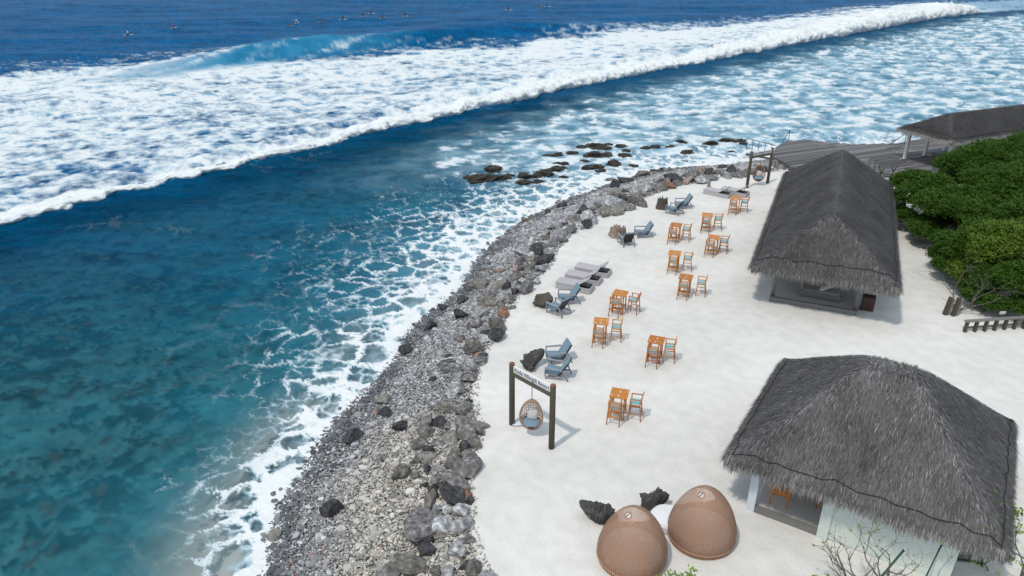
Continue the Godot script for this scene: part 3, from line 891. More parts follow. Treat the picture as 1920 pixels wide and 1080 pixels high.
func thatched_roof(parent: Node3D, eave: float, rise: float, a: float, b: float, rx: float, rz: float, amount: int, number: int, base_grey := 0.115, fringe := 1.0) -> MeshInstance3D:
	rng.seed = number
	var n_tone := noise(0.5, number, 3)
	# the packed body of the roof
	var v := PackedVector3Array()
	var idx := PackedInt32Array()
	var gx := 44
	var gz := 44
	for layer in 2:
		for j in gz + 1:
			for i in gx + 1:
				var x := a * (2.0 * i / gx - 1.0)
				var z := b * (2.0 * j / gz - 1.0)
				v.append(Vector3(x, eave + roof_y(x, z, a, b, rx, rz, rise) - 0.06 - 0.2 * layer, z))
	var w := gx + 1
	var half := w * (gz + 1)
	for j in gz:
		for i in gx:
			var q := j * w + i
			idx.append_array([q, q + 1, q + w, q + 1, q + w + 1, q + w])
			idx.append_array([half + q, half + q + w, half + q + 1, half + q + 1, half + q + w, half + q + w + 1])
	for i in gx:
		for q in [[i, i + 1], [gz * w + i + 1, gz * w + i]]:
			idx.append_array([q[0], half + q[0], q[1], q[1], half + q[0], half + q[1]])
	for j in gz:
		for q in [[(j + 1) * w, j * w], [j * w + gx, (j + 1) * w + gx]]:
			idx.append_array([q[0], half + q[0], q[1], q[1], half + q[0], half + q[1]])
	var roof := part("roof", from_arrays(v, idx), roof_core, parent)
	# straw lying down the slopes
	var places := []
	var colors := []
	for k in amount:
		var x := a * rng.randf_range(-1.0, 1.0)
		var z := b * rng.randf_range(-1.0, 1.0)
		var s := roof_fall(x, z, a, b, rx, rz)
		var e := 0.03
		var y := roof_y(x, z, a, b, rx, rz, rise)
		var g := Vector3(roof_y(x + e, z, a, b, rx, rz, rise) - roof_y(x - e, z, a, b, rx, rz, rise), 0, roof_y(x, z + e, a, b, rx, rz, rise) - roof_y(x, z - e, a, b, rx, rz, rise)) / (2.0 * e)
		var up := Vector3(-g.x, 1.0, -g.z).normalized()
		var down := Vector3(-g.x, -g.length_squared(), -g.z)
		down = down.normalized() if down.length() > 0.05 else Vector3(0.05, 0, 1.0 if rng.randf() < 0.5 else -1.0).normalized()
		down = (down + up * rng.randf_range(0.0, 0.085) + up.cross(down) * rng.randfn() * 0.12).normalized()
		var long := rng.randf_range(0.15, 0.31)
		var side := down.cross(up).normalized()
		var wide := rng.randf_range(0.01, 0.027)
		places.append(Transform3D(Basis(side * wide, down * long, up * long * 0.3), Vector3(x, eave + y + rng.randf_range(-0.05, 0.025), z)))
		# hips and ridge are capped with newer, paler straw
		var p := maxf(absf(x) - rx, 0.0) / (a - rx)
		var q := maxf(absf(z) - rz, 0.0) / (b - rz)
		var cap := exp(-pow((p - q) * 9.0, 2.0)) * 0.45
		var grey := base_grey * (0.6 + 0.75 * rng.randf() + 0.35 * n_tone.get_noise_2d(x, z))
		if rng.randf() < 0.07 + cap * 0.6: grey *= rng.randf_range(1.4, 2.3)
		colors.append(Color(grey, grey * 0.99, grey * 1.03))
	scatter("thatch", blade, straw, places, colors, roof)
	# the ragged fringe under the eaves
	places = []
	colors = []
	var around := 4.0 * (a + b)
	for k in int(around * 260.0):
		var t := rng.randf() * around
		var pos: Vector2
		var out: Vector2
		if t < 2.0 * a:
			pos = Vector2(t - a, b)
			out = Vector2(0, 1)
		elif t < 4.0 * a:
			pos = Vector2(t - 3.0 * a, -b)
			out = Vector2(0, -1)
		elif t < 4.0 * a + 2.0 * b:
			pos = Vector2(a, t - 4.0 * a - b)
			out = Vector2(1, 0)
		else:
			pos = Vector2(-a, t - 4.0 * a - 3.0 * b)
			out = Vector2(-1, 0)
		var back := rng.randf() * 0.1
		pos -= out * back
		var dir := Vector3(out.x * rng.randf_range(0.3, 1.0), rng.randf_range(-1.2, -0.75), out.y * rng.randf_range(0.3, 1.0)) + Vector3(rng.randfn(), rng.randfn() * 0.4, rng.randfn()) * 0.14
		dir = dir.normalized()
		var side := dir.cross(Vector3(out.x, 0.5, out.y)).normalized()
		var long := rng.randf_range(0.3, 0.62) * (0.85 + 0.3 * n_tone.get_noise_2d(pos.x * 2.0, pos.y * 2.0))
		var wide := rng.randf_range(0.012, 0.032)
		places.append(Transform3D(Basis(side * wide, dir * long, side.cross(dir) * long * 0.5), Vector3(pos.x, eave + rng.randf_range(-0.12, 0.0), pos.y)))
		var grey := base_grey * rng.randf_range(0.7, 2.5) * fringe
		colors.append(Color(grey, grey * 0.985, grey * 0.98))
	scatter("eave_fringe", blade, straw, places, colors, roof)
	# a dark cord ties the eaves down
	var pts := []
	var ca := a * 0.955
	var cb := b * 0.955
	for c in [[-ca, cb, ca, cb], [ca, cb, ca, -cb], [ca, -cb, -ca, -cb], [-ca, -cb, -ca, cb]]:
		for k in 22:
			var f := k / 22.0
			var x: float = lerpf(c[0], c[2], f) + 0.12 * n_tone.get_noise_2d(k * 1.1, c[0] * 9.0)
			var z: float = lerpf(c[1], c[3], f) + 0.14 * n_tone.get_noise_2d(k * 1.1 + 40.0, c[1] * 9.0)
			pts.append(Vector3(x, eave + roof_y(x, z, a, b, rx, rz, rise) + 0.06, z))
	part("eave_cord", tube_mesh(pts, [0.015], 5, true), cord_mat, roof)
	return roof

func prepare_thatch() -> void:
	var s := begin()
	var pts := [Vector3(-0.5, 0, 0), Vector3(0.5, 0, 0), Vector3(-0.4, 0.5, 0.05), Vector3(0.4, 0.5, 0.05), Vector3(0, 1, -0.05)]
	for f in [[0, 2, 1], [1, 2, 3], [2, 4, 3]]:
		for i in f: s.add_vertex(pts[i])
	blade = s.commit()
	straw = plain_mat(1, 1, 1, 0.85, true)
	straw.metallic_specular = 0.3
	roof_core = grain_mat([Color(0.065, 0.064, 0.066), Color(0.1, 0.099, 0.1)], Vector3(2, 2, 2), 0.95, 0.05, false, 81)
	cord_mat = plain_mat(0.012, 0.012, 0.013, 0.8)

# ------------------------------------------------------------------ timber and furniture
var teak: StandardMaterial3D
var grey_wood: StandardMaterial3D
var dark_wood: StandardMaterial3D
var white_paint: StandardMaterial3D
var blue_cloth: StandardMaterial3D
var aqua_cloth: StandardMaterial3D
var grey_frame: StandardMaterial3D
var wicker: StandardMaterial3D
var lounge_grey: StandardMaterial3D
var black_mesh: StandardMaterial3D

func prepare_materials() -> void:
	teak = grain_mat([Color(0.32, 0.1, 0.01), Color(0.52, 0.185, 0.022), Color(0.62, 0.25, 0.04)], Vector3(3, 3, 3), 0.5, 0.03, false, 82)
	grey_wood = grain_mat([Color(0.07, 0.067, 0.066), Color(0.17, 0.165, 0.165), Color(0.3, 0.295, 0.295)], Vector3(0.5, 5, 5), 0.85, 0.02, false, 83)
	dark_wood = grain_mat([Color(0.025, 0.022, 0.014), Color(0.07, 0.062, 0.042), Color(0.12, 0.105, 0.075)], Vector3(4, 0.7, 4), 0.85, 0.02, false, 84)
	white_paint = grain_mat([Color(0.55, 0.57, 0.57), Color(0.74, 0.76, 0.76)], Vector3(1, 1, 1), 0.7, 0.02, false, 85)
	blue_cloth = grain_mat([Color(0.13, 0.21, 0.275), Color(0.19, 0.29, 0.36)], Vector3(2, 2, 2), 0.8, 0.03, false, 86)
	aqua_cloth = plain_mat(0.26, 0.53, 0.6, 0.85)
	grey_frame = plain_mat(0.25, 0.26, 0.3, 0.6)
	wicker = grain_mat([Color(0.2, 0.11, 0.07), Color(0.35, 0.2, 0.132), Color(0.47, 0.29, 0.2)], Vector3(2, 2, 2), 0.6, 0.03, false, 87)
	lounge_grey = grain_mat([Color(0.33, 0.32, 0.35), Color(0.47, 0.455, 0.485)], Vector3(2, 2, 2), 0.8, 0.03, false, 88)
	black_mesh = plain_mat(0.014, 0.015, 0.02, 0.7)

func build_table() -> Node3D:
	var t := thing("bar_table", Vector3.ZERO)
	var h := 1.05
	for sx in [-1.0, 1.0]:
		for sz in [-1.0, 1.0]:
			part("leg", beam_mesh(Vector3(sx * 0.26, 0, sz * 0.26), Vector3(sx * 0.24, h - 0.04, sz * 0.24), 0.05, 0.05), teak, t)
	for s in [-1.0, 1.0]:
		part("frame_rail", beam_mesh(Vector3(-0.35, h - 0.018, s * 0.32), Vector3(0.35, h - 0.018, s * 0.32), 0.06, 0.036), teak, t)
		part("frame_rail", beam_mesh(Vector3(s * 0.32, h - 0.018, -0.29), Vector3(s * 0.32, h - 0.018, 0.29), 0.06, 0.034), teak, t)
		part("stretcher", beam_mesh(Vector3(-0.245, 0.3, s * 0.245), Vector3(0.245, 0.3, s * 0.245), 0.03, 0.045), teak, t)
		part("stretcher", beam_mesh(Vector3(s * 0.245, 0.36, -0.245), Vector3(s * 0.245, 0.36, 0.245), 0.03, 0.045), teak, t)
	part("frame_rail", beam_mesh(Vector3(-0.29, h - 0.02, 0), Vector3(0.29, h - 0.02, 0), 0.05, 0.034), teak, t)
	for qx in [-1.0, 1.0]:
		for qz in [-1.0, 1.0]:
			for k in 4:
				var o: float = -0.09 + 0.06 * k
				var a: Vector3
				var b: Vector3
				if qx * qz > 0:
					a = Vector3(qx * 0.145 - 0.14, h - 0.018, qz * 0.157 + o)
					b = a + Vector3(0.28, 0, 0)
				else:
					a = Vector3(qx * 0.145 + o, h - 0.018, qz * 0.157 - 0.128)
					b = a + Vector3(0, 0, 0.256)
				part("slat", beam_mesh(a, b, 0.057, 0.026), teak, t)
	return t

func build_chair() -> Node3D:
	var t := thing("bar_chair", Vector3.ZERO)
	for s in [-1.0, 1.0]:
		part("leg", beam_mesh(Vector3(s * 0.25, 0, -0.23), Vector3(s * 0.22, 0.96, -0.19), 0.04, 0.04), teak, t)
		part("leg", tube_mesh([Vector3(s * 0.25, 0, 0.27), Vector3(s * 0.225, 0.75, 0.19), Vector3(s * 0.215, 1.14, 0.27)], [0.022], 4), teak, t)
		part("armrest", beam_mesh(Vector3(s * 0.222, 0.975, -0.22), Vector3(s * 0.218, 0.985, 0.26), 0.055, 0.026), teak, t)
		part("stretcher", beam_mesh(Vector3(s * 0.242, 0.34, -0.215), Vector3(s * 0.242, 0.34, 0.235), 0.022, 0.036), teak, t)
		part("seat_rail", beam_mesh(Vector3(s * 0.226, 0.715, -0.2), Vector3(s * 0.226, 0.715, 0.195), 0.025, 0.055), teak, t)
	part("seat_rail", beam_mesh(Vector3(-0.22, 0.715, -0.2), Vector3(0.22, 0.715, -0.2), 0.025, 0.055), teak, t)
	part("seat_rail", beam_mesh(Vector3(-0.22, 0.715, 0.195), Vector3(0.22, 0.715, 0.195), 0.025, 0.055), teak, t)
	part("stretcher", beam_mesh(Vector3(-0.24, 0.27, -0.22), Vector3(0.24, 0.27, -0.22), 0.022, 0.04), teak, t)
	part("stretcher", beam_mesh(Vector3(-0.24, 0.4, 0.23), Vector3(0.24, 0.4, 0.23), 0.022, 0.036), teak, t)
	for k in 4:
		part("back_slat", beam_mesh(Vector3(-0.215, 0.86 + 0.082 * k, 0.208 + 0.017 * k), Vector3(0.215, 0.86 + 0.082 * k, 0.208 + 0.017 * k), 0.018, 0.05 if k == 3 else 0.03), teak, t)
	var s := begin()
	soft_box(s, Vector3(0.4, 0.07, 0.37), 0.02, Transform3D(Basis(), Vector3(0, 0.775, -0.005)))
	part("cushion", s.commit(), aqua_cloth, t)
	return t

func build_lounge_chair() -> Node3D:
	var t := thing("lounge_chair", Vector3.ZERO)
	for s in [-1.0, 1.0]:
		var side := part("side_frame", tube_mesh([Vector3(s * 0.36, 0.0, -0.36), Vector3(s * 0.36, 0.3, -0.42), Vector3(s * 0.36, 0.55, -0.4), Vector3(s * 0.36, 0.57, -0.3), Vector3(s * 0.36, 0.53, 0.3), Vector3(s * 0.36, 0.47, 0.42), Vector3(s * 0.36, 0.0, 0.62)], [0.032], 6), grey_frame, t)
		part("armrest", beam_mesh(Vector3(s * 0.36, 0.585, -0.42), Vector3(s * 0.36, 0.55, 0.32), 0.1, 0.035), grey_frame, side)
		part("runner", beam_mesh(Vector3(s * 0.33, 0.06, -0.38), Vector3(s * 0.33, 0.2, 0.5), 0.04, 0.06), grey_frame, side)
	var shell := begin()
	beam(shell, Vector3(0, 0.27, -0.42), Vector3(0, 0.19, 0.2), 0.62, 0.04)
	part("seat_shell", shell.commit(), grey_frame, t)
	part("back_shell", beam_mesh(Vector3(0, 0.2, 0.2), Vector3(0, 0.87, 0.6), 0.62, 0.035), black_mesh, t)
	var s1 := begin()
	soft_box(s1, Vector3(0.62, 0.11, 0.58), 0.035, Transform3D(Basis(Vector3(1, 0, 0), 0.13), Vector3(0, 0.325, -0.14)))
	part("seat_cushion", s1.commit(), blue_cloth, t)
	var s2 := begin()
	soft_box(s2, Vector3(0.6, 0.78, 0.1), 0.035, Transform3D(Basis(Vector3(1, 0, 0), 0.54), Vector3(0, 0.62, 0.37)))
	part("back_cushion", s2.commit(), blue_cloth, t)
	return t

func build_lounger() -> Node3D:
	# lies along x, its head at +x
	var t := thing("sun_lounger", Vector3.ZERO)
	for s in [-1.0, 1.0]:
		part("side_panel", beam_mesh(Vector3(-0.98, 0.15, s * 0.36), Vector3(0.98, 0.15, s * 0.36), 0.05, 0.3), lounge_grey, t)
	part("end_panel", beam_mesh(Vector3(-0.96, 0.15, -0.335), Vector3(-0.96, 0.15, 0.335), 0.05, 0.3), lounge_grey, t)
	part("end_panel", beam_mesh(Vector3(0.96, 0.15, -0.335), Vector3(0.96, 0.15, 0.335), 0.05, 0.3), lounge_grey, t)
	var s1 := begin()
	soft_box(s1, Vector3(1.22, 0.07, 0.76), 0.02, Transform3D(Basis(), Vector3(-0.4, 0.338, 0)))
	part("seat_panel", s1.commit(), lounge_grey, t)
	part("tray", beam_mesh(Vector3(0.22, 0.06, 0), Vector3(0.93, 0.06, 0), 0.66, 0.03), black_mesh, t)
	var back := begin()
	soft_box(back, Vector3(0.74, 0.045, 0.66), 0.015, Transform3D(Basis(Vector3(0, 0, 1), 0.6), Vector3(0.5, 0.56, 0)))
	part("backrest", back.commit(), lounge_grey, t)
	part("backrest_webbing", beam_mesh(Vector3(0.225, 0.325, 0), Vector3(0.81, 0.725, 0), 0.6, 0.012), black_mesh, t)
	part("prop", beam_mesh(Vector3(0.78, 0.09, 0), Vector3(0.66, 0.6, 0), 0.04, 0.03), grey_frame, t)
	return t

func driftwood_mesh(number: int, size: float, tall: float) -> ArrayMesh:
	rng.seed = number
	var ball := SphereMesh.new()
	ball.radial_segments = 44
	ball.rings = 26
	var arr := ball.get_mesh_arrays()
	var v: PackedVector3Array = arr[Mesh.ARRAY_VERTEX]
	var idx: PackedInt32Array = arr[Mesh.ARRAY_INDEX]
	var arms := []
	for i in 9: arms.append([Vector3(rng.randfn(), absf(rng.randfn()) * 0.7 + 0.1, rng.randfn()).normalized(), rng.randf_range(0.3, 0.65), rng.randf_range(7.0, 20.0)])
	var n := noise(1.8, number, 4)
	for i in v.size():
		var d := v[i].normalized()
		var r := 0.52 + 0.24 * n.get_noise_3dv(d * 1.3) + 0.2 * n.get_noise_3dv(d * 3.2)
		for a in arms: r += a[1] * exp(a[2] * (d.dot(a[0]) - 1.0))
		var p := d * r * size
		p.y = p.y * tall + size * 0.42 * tall
		v[i] = Vector3(p.x, maxf(p.y, 0.0), p.z)
	var s := begin()
	for i in idx: s.add_vertex(v[i])
	return smooth(s)

# a sawn stump: buttressed foot, ragged hollow top
func stump_mesh(number: int, wide: float, tall: float) -> ArrayMesh:
	var n := noise(1.0, number, 4)
	var s := begin()
	var rows := []
	for j in 13:
		var f := j / 9.0
		var ring := []
		for k in 48:
			var a := TAU * k / 48.0
			var c := Vector2(cos(a), sin(a))
			var r := wide * (0.8 + 0.35 * n.get_noise_2d(c.x * 2.2, c.y * 2.2) + 0.16 * n.get_noise_2d(c.x * 7.0 + 9.0, c.y * 7.0)) * (1.0 + 0.35 * pow(maxf(0.0, 1.0 - f), 2.0))
			var top := tall * (1.0 + 0.5 * n.get_noise_2d(c.x * 3.0 + 20.0, c.y * 3.0))
			var y := top * minf(f, 1.0)
			if j > 9:
				r *= [0.86, 0.6, 0.02][j - 10]
				y = top * [0.99, 0.8, 0.72][j - 10]
			ring.append(Vector3(c.x * r, y, c.y * r))
		rows.append(ring)
	for j in 12:
		for k in 48:
			quad(s, rows[j][k], rows[j][(k + 1) % 48], rows[j + 1][(k + 1) % 48], rows[j + 1][k])
	return smooth(s)

func swing(at: Vector3, right_post: Vector3, label: String, seat_label: String, facing: float, seat_turn: float) -> void:
	# two posts, a beam with the name board, and the hanging seat, which is a thing of its own
	var d := right_post - at
	var long := d.length()
	var yaw := atan2(-d.z, d.x)
	var t := thing("swing_frame", at, yaw)
	tag(t, label, "swing frame", "swing frames on the sand")
	var h := 2.78
	for x in [0.0, long]:
		var p := part("post", tube_mesh([Vector3(x, -0.2, 0), Vector3(x, h * 0.5, 0), Vector3(x, h, 0)], [0.115, 0.112, 0.108], 14), dark_wood, t)
		part("post_cap", tube_mesh([Vector3(x, h + 0.002, 0), Vector3(x, h + 0.02, 0)], [0.104, 0.1], 14), plain_mat(0.22, 0.09, 0.05, 0.8), p)
	part("beam", beam_mesh(Vector3(0.1, h - 0.42, 0), Vector3(long - 0.1, h - 0.42, 0), 0.12, 0.17), grain_mat([Color(0.06, 0.05, 0.04), Color(0.16, 0.14, 0.115)], Vector3(0.6, 6, 6), 0.85, 0.02, false, 89), t)
	var board := part("name_board", beam_mesh(Vector3(0.1, h - 0.2, 0), Vector3(long - 0.1, h - 0.2, 0), 0.05, 0.265), plain_mat(0.78, 0.79, 0.8, 0.6), t)
	var text := TextMesh.new()
	var font := SystemFont.new()
	font.font_names = PackedStringArray(["Droid Sans"])
	text.font = font
	text.text = "Kuda Villingili Resort"
	text.font_size = 64
	text.pixel_size = 0.0029
	text.depth = 0.008
	var wide := text.get_aabb().size.x
	var fit := minf((long - 0.34) / maxf(wide, 0.01), 1.4)
	part("lettering", text, plain_mat(0.07, 0.09, 0.13, 0.6), board, Transform3D(Basis().scaled(Vector3(fit, 1.18, 1)), Vector3(long / 2.0, h - 0.2, 0.032 * facing) ) if facing > 0 else Transform3D(Basis(Vector3.UP, PI).scaled_local(Vector3(fit, 1.18, 1)), Vector3(long / 2.0, h - 0.2, -0.032)))
	# the egg
	var mid := at + d * 0.5
	var e := thing("hanging_egg_chair", mid, seat_turn)
	tag(e, seat_label, "hanging chair", "hanging egg chairs")
	var cy := 1.0
	part("rope", tube_mesh([Vector3(0, h - 0.5, -0.05), Vector3(0, cy + 0.62, -0.05)], [0.014], 6), black_mesh, e)
	var rim := []
	for k in 40:
		var a := TAU * k / 40.0
		var y := sin(a)
		rim.append(Vector3(cos(a) * (0.43 - 0.07 * y), cy + 0.62 * y, 0.06 - 0.05 * y))
	part("rim", tube_mesh(rim, [0.035], 8, true), wicker, e)
	var s := begin()
	for k in range(-6, 7):
		var u := k / 6.6
		var pts := []
		for m in 17:
			var y := -1.0 + m / 8.0
			var half := 0.43 - 0.07 * y
			var lim := sqrt(maxf(0.0, 1.0 - y * y))
			var deep := sqrt(maxf(0.0, 1.0 - u * u)) * lim
			pts.append(Vector3(u * half * lim, cy + 0.62 * y, 0.06 - 0.05 * y - 0.46 * deep))
		tube(s, pts, [0.014], 4)
	for m in range(1, 15):
		var y := -1.0 + m / 7.5
		var lim := sqrt(maxf(0.0, 1.0 - y * y))
		var half := (0.43 - 0.07 * y) * lim
		var pts := []
		for k in 15:
			var a := PI * k / 14.0
			pts.append(Vector3(cos(a) * half, cy + 0.62 * y, 0.06 - 0.05 * y - 0.46 * lim * sin(a)))
		tube(s, pts, [0.012 if y > -0.2 else 0.026], 4)
	part("wicker_shell", s.commit(), wicker, e)
	var c := begin()
	var pad := SphereMesh.new()
	pad.radius = 0.36
	pad.height = 0.2
	pad.radial_segments = 24
	pad.rings = 10
	part("seat_cushion", pad, blue_cloth, e, Transform3D(Basis(Vector3(1, 0, 0), 0.15).scaled(Vector3(1, 1.0, 0.8)), Vector3(0, cy - 0.36, -0.04)))
	soft_box(c, Vector3(0.42, 0.4, 0.15), 0.06, Transform3D(Basis(Vector3(1, 0, 0), -0.25), Vector3(0.02, cy - 0.08, -0.12)))
	part("pillow", smooth(c), plain_mat(0.5, 0.47, 0.49, 0.9), e)

func pod(at: Vector3, turn: float, label: String) -> void:
	var t := thing("wicker_pod", at, turn)
	tag(t, label, "wicker pod", "wicker dome pods")
	# woven bands: rings and ribs round an egg whose tip leans; local +x is the entrance
	var high := 2.0
	var rings := 62
	var ribs := 96
	var ease_u := func(q: float) -> float: return 1.0 - pow(1.0 - minf(q, 1.0), 1.35)
	var surf := func(u: float, ang: float) -> Vector3:
		var y := u * high
		var r := 1.1 * pow(maxf(0.0, 1.0 - pow(u, 2.0)), 0.66) * (0.93 + 0.07 * sin(clampf(u * 4.0, 0, 1) * PI * 0.5))
		return Vector3(r * cos(ang) - 0.05 * u, y, r * sin(ang))
	var open := func(u: float, ang: float) -> bool:
		var a := wrapf(ang, -PI, PI)
		if u > 0.22 and u < 0.68: return absf(a) < 0.75 * sqrt(maxf(0.0, 1.0 - pow((u - 0.45) / 0.23, 2.0)))
		var b := wrapf(ang + 2.0, -PI, PI)
		return pow((u - 0.93) / 0.03, 2.0) + pow(b / 0.38, 2.0) < 1.0
	var s := begin()
	var thick := 0.58
	for j in range(3, rings):
		var u: float = ease_u.call(j / float(rings))
		var u2: float = ease_u.call((j + thick) / float(rings))
		for k in ribs:
			var a := TAU * k / ribs
			if open.call(u, a): continue
			var b := TAU * (k + 1) / ribs
			quad(s, surf.call(u, a), surf.call(u2, a), surf.call(u2, b), surf.call(u, b))
	for k in ribs:
		var a := TAU * k / ribs
		var b := a + thick * TAU / ribs
		for j in range(3, rings):
			var u: float = ease_u.call(j / float(rings))
			if open.call(u, a) or (u > 0.9 and k % 2) or (u > 0.97 and k % 4): continue
			var o := 0.008
			var u2: float = ease_u.call((j + 1) / float(rings))
			quad(s, surf.call(u, a) * Vector3(1 + o, 1, 1 + o), surf.call(u2, a) * Vector3(1 + o, 1, 1 + o), surf.call(u2, b) * Vector3(1 + o, 1, 1 + o), surf.call(u, b) * Vector3(1 + o, 1, 1 + o))
	part("woven_dome", s.commit(), wicker, t)
	var base := begin()
	for k in ribs:
		var a := TAU * k / ribs
		var b := a + 0.7 * TAU / ribs
		quad(base, Vector3(1.035 * cos(a), 0.0, 1.035 * sin(a)), surf.call(0.085, a), surf.call(0.085, b), Vector3(1.035 * cos(b), 0.0, 1.035 * sin(b)))
	part("base_ribs", base.commit(), wicker, t)
	part("base_drum", lathe_mesh([Vector2(1.01, 0.0), Vector2(1.035, 0.16), Vector2(0, 0.17)], 40), plain_mat(0.05, 0.03, 0.024, 0.8), t)
	var ring := []
	for k in 48: ring.append(surf.call(0.085, TAU * k / 48.0))
	part("base_ring", tube_mesh(ring, [0.03], 6, true), wicker, t)
	var rim := []
	for k in 26:
		var q := TAU * k / 26.0
		rim.append(surf.call(0.93 + 0.03 * sin(q), -2.0 + 0.38 * cos(q)))
	part("top_opening_rim", tube_mesh(rim, [0.018], 6, true), wicker, t)
	part("top_opening_bar", tube_mesh([surf.call(0.958, -2.0), surf.call(0.901, -1.95)], [0.012], 6), black_mesh, t)
	var pad := CylinderMesh.new()
	pad.top_radius = 0.9
	pad.bottom_radius = 0.92
	pad.height = 0.2
	part("mattress", pad, plain_mat(0.7, 0.7, 0.7, 0.9), t, Transform3D(Basis(), Vector3(0, 0.27, 0)))

# ------------------------------------------------------------------ plants
var leaf_cluster: ArrayMesh

func prepare_leaves() -> void:
	rng.seed = 555
	var s := begin()
	for k in 8:
		var d := Vector3(rng.randfn(), rng.randf_range(-0.1, 0.9), rng.randfn()).normalized()
		var base := Vector3(rng.randfn(), rng.randfn(), rng.randfn()) * 0.22
		var side := d.cross(Vector3(rng.randfn(), 1.0, rng.randfn())).normalized()
		var n := side.cross(d)
		var tip := base + d * 0.85
		var mid := base + d * 0.42 + n * 0.04
		var l := base + d * 0.45 + side * 0.23
		var r := base + d * 0.45 - side * 0.23
		for p in [base, l, mid, base, mid, r, mid, l, tip, mid, tip, r]: s.add_vertex(p)
	leaf_cluster = s.commit()

func leaf_mat() -> StandardMaterial3D:
	var m := plain_mat(1, 1, 1, 0.55, true)
	m.backlight_enabled = true
	m.backlight = Color(0.3, 0.36, 0.12)
	m.metallic_specular = 0.3
	return m

func limb(s: SurfaceTool, from: Vector3, dir: Vector3, long: float, r: float, depth: int, tips: Array, wild := 0.55) -> void:
	var pts := [from]
	var radii := [r]
	var p := from
	var d := dir
	for k in 4:
		d = (d + Vector3(rng.randfn(), rng.randfn() * 0.6 + 0.12, rng.randfn()) * 0.14).normalized()
		p += d * long / 4.0
		pts.append(p)
		radii.append(r * (1.0 - 0.45 * (k + 1) / 4.0))
	tube(s, pts, radii, 5 if r > 0.02 else 4)
	tips.append(p)
	if depth <= 0: return
	for k in 2 + int(rng.randf() < 0.5):
		var nd := (d + Vector3(rng.randfn(), rng.randfn() * 0.5 + 0.15, rng.randfn()) * wild).normalized()
		limb(s, pts[4 - (k % 2)], nd, long * rng.randf_range(0.6, 0.85), r * 0.55, depth - 1, tips, wild)

func tree(called: String, at: Vector3, high: float, wide: float, dark: Color, light: Color, amount: int, number: int, label: String, group: String, size := 0.2) -> void:
	rng.seed = number
	var t := thing(called, at)
	tag(t, label, "tree", group)
	var s := begin()
	var tips := []
	for k in 3:
		var d := Vector3(rng.randfn() * 0.5, 1.0, rng.randfn() * 0.5).normalized()
		limb(s, Vector3(rng.randfn() * 0.08, -0.1, rng.randfn() * 0.08), d, high * 0.42, 0.1, 2, tips, 0.7)
	part("trunk", smooth(s), dark_wood, t)
	var lobes := []
	for k in 15:
		var a := rng.randf() * TAU
		var q := sqrt(rng.randf()) * wide * 0.72
		var y := high * lerpf(0.78, 0.42, pow(q / wide, 1.5)) + rng.randf_range(-0.25, 0.2)
		lobes.append([Vector3(q * cos(a), y, q * sin(a)), rng.randf_range(0.28, 0.46) * wide])
	for k in 9:
		var a := TAU * k / 9.0 + rng.randf() * 0.4
		lobes.append([Vector3(wide * 0.78 * cos(a), high * 0.26, wide * 0.78 * sin(a)), wide * 0.3])
	var places := []
	var colors := []
	var n := noise(0.9, number, 3)
	while places.size() < amount:
		var b: Array = lobes[rng.randi() % lobes.size()]
		var d := Vector3(rng.randfn(), rng.randfn(), rng.randfn()).normalized()
		if d.y < -0.45: continue
		var r: float = b[1] * pow(rng.randf(), 0.22) * (1.0 + 0.22 * n.get_noise_3dv(b[0] + d * 2.0))
		var p: Vector3 = b[0] + Vector3(d.x, d.y * 0.72, d.z) * r
		if p.y < 0.1: continue
		var f := rng.randf()
		var basis := Basis.from_euler(Vector3(rng.randf_range(-0.7, 0.7), rng.randf() * TAU, rng.randf_range(-0.7, 0.7))).scaled(Vector3.ONE * size * rng.randf_range(0.7, 1.3))
		places.append(Transform3D(basis, p))
		colors.append(dark.lerp(light, f))
	scatter("crown", leaf_cluster, leaf_mat(), places, colors, t)

func bare_tree(at: Vector3, high: float, lean: Vector3, number: int, label: String, depth := 4, leaves := 30) -> void:
	rng.seed = number
	var t := thing("bare_tree", at)
	tag(t, label, "tree", "bare trees and shrubs")
	var s := begin()
	var tips := []
	for k in 3:
		limb(s, Vector3(rng.randfn() * 0.06, -0.1, rng.randfn() * 0.06), (lean + Vector3(rng.randfn() * 0.45, 1.0, rng.randfn() * 0.35)).normalized(), high * 0.4, 0.045, depth, tips, 0.5)
	part("branches", smooth(s), grain_mat([Color(0.08, 0.07, 0.06), Color(0.2, 0.18, 0.16)], Vector3(3, 3, 3), 0.9, 0.03, false, 91), t)
	var places := []
	var colors := []
	for k in leaves:
		var p: Vector3 = tips[rng.randi() % tips.size()]
		places.append(Transform3D(Basis.from_euler(Vector3(rng.randf() * 3, rng.randf() * TAU, 0)).scaled(Vector3.ONE * 0.06), p))
		colors.append(Color(0.16, 0.22, 0.03))
	if leaves: scatter("leaves", leaf_cluster, leaf_mat(), places, colors, t)

func shrub(at: Vector3, high: float, wide: float, number: int, label: String) -> void:
	rng.seed = number
	var t := thing("leafy_shrub", at)
	tag(t, label, "shrub", "green shrubs at the near edge")
	var s := begin()
	var tips := []
	for k in 5: limb(s, Vector3(rng.randfn() * 0.1, -0.05, rng.randfn() * 0.1), Vector3(rng.randfn() * 0.4, 1.0, rng.randfn() * 0.4).normalized(), high * 0.5, 0.02, 2, tips, 0.6)
	part("stems", smooth(s), dark_wood, t)
	var places := []
	var colors := []
	for p in tips:
		for k in 5:
			places.append(Transform3D(Basis.from_euler(Vector3(rng.randf_range(-0.6, 0.6), rng.randf() * TAU, 0)).scaled(Vector3.ONE * rng.randf_range(0.09, 0.16)), p + Vector3(rng.randfn(), rng.randfn(), rng.randfn()) * wide * 0.09))
			colors.append(Color(0.06, 0.14, 0.012).lerp(Color(0.2, 0.34, 0.03), rng.randf()))
	scatter("foliage", leaf_cluster, leaf_mat(), places, colors, t)

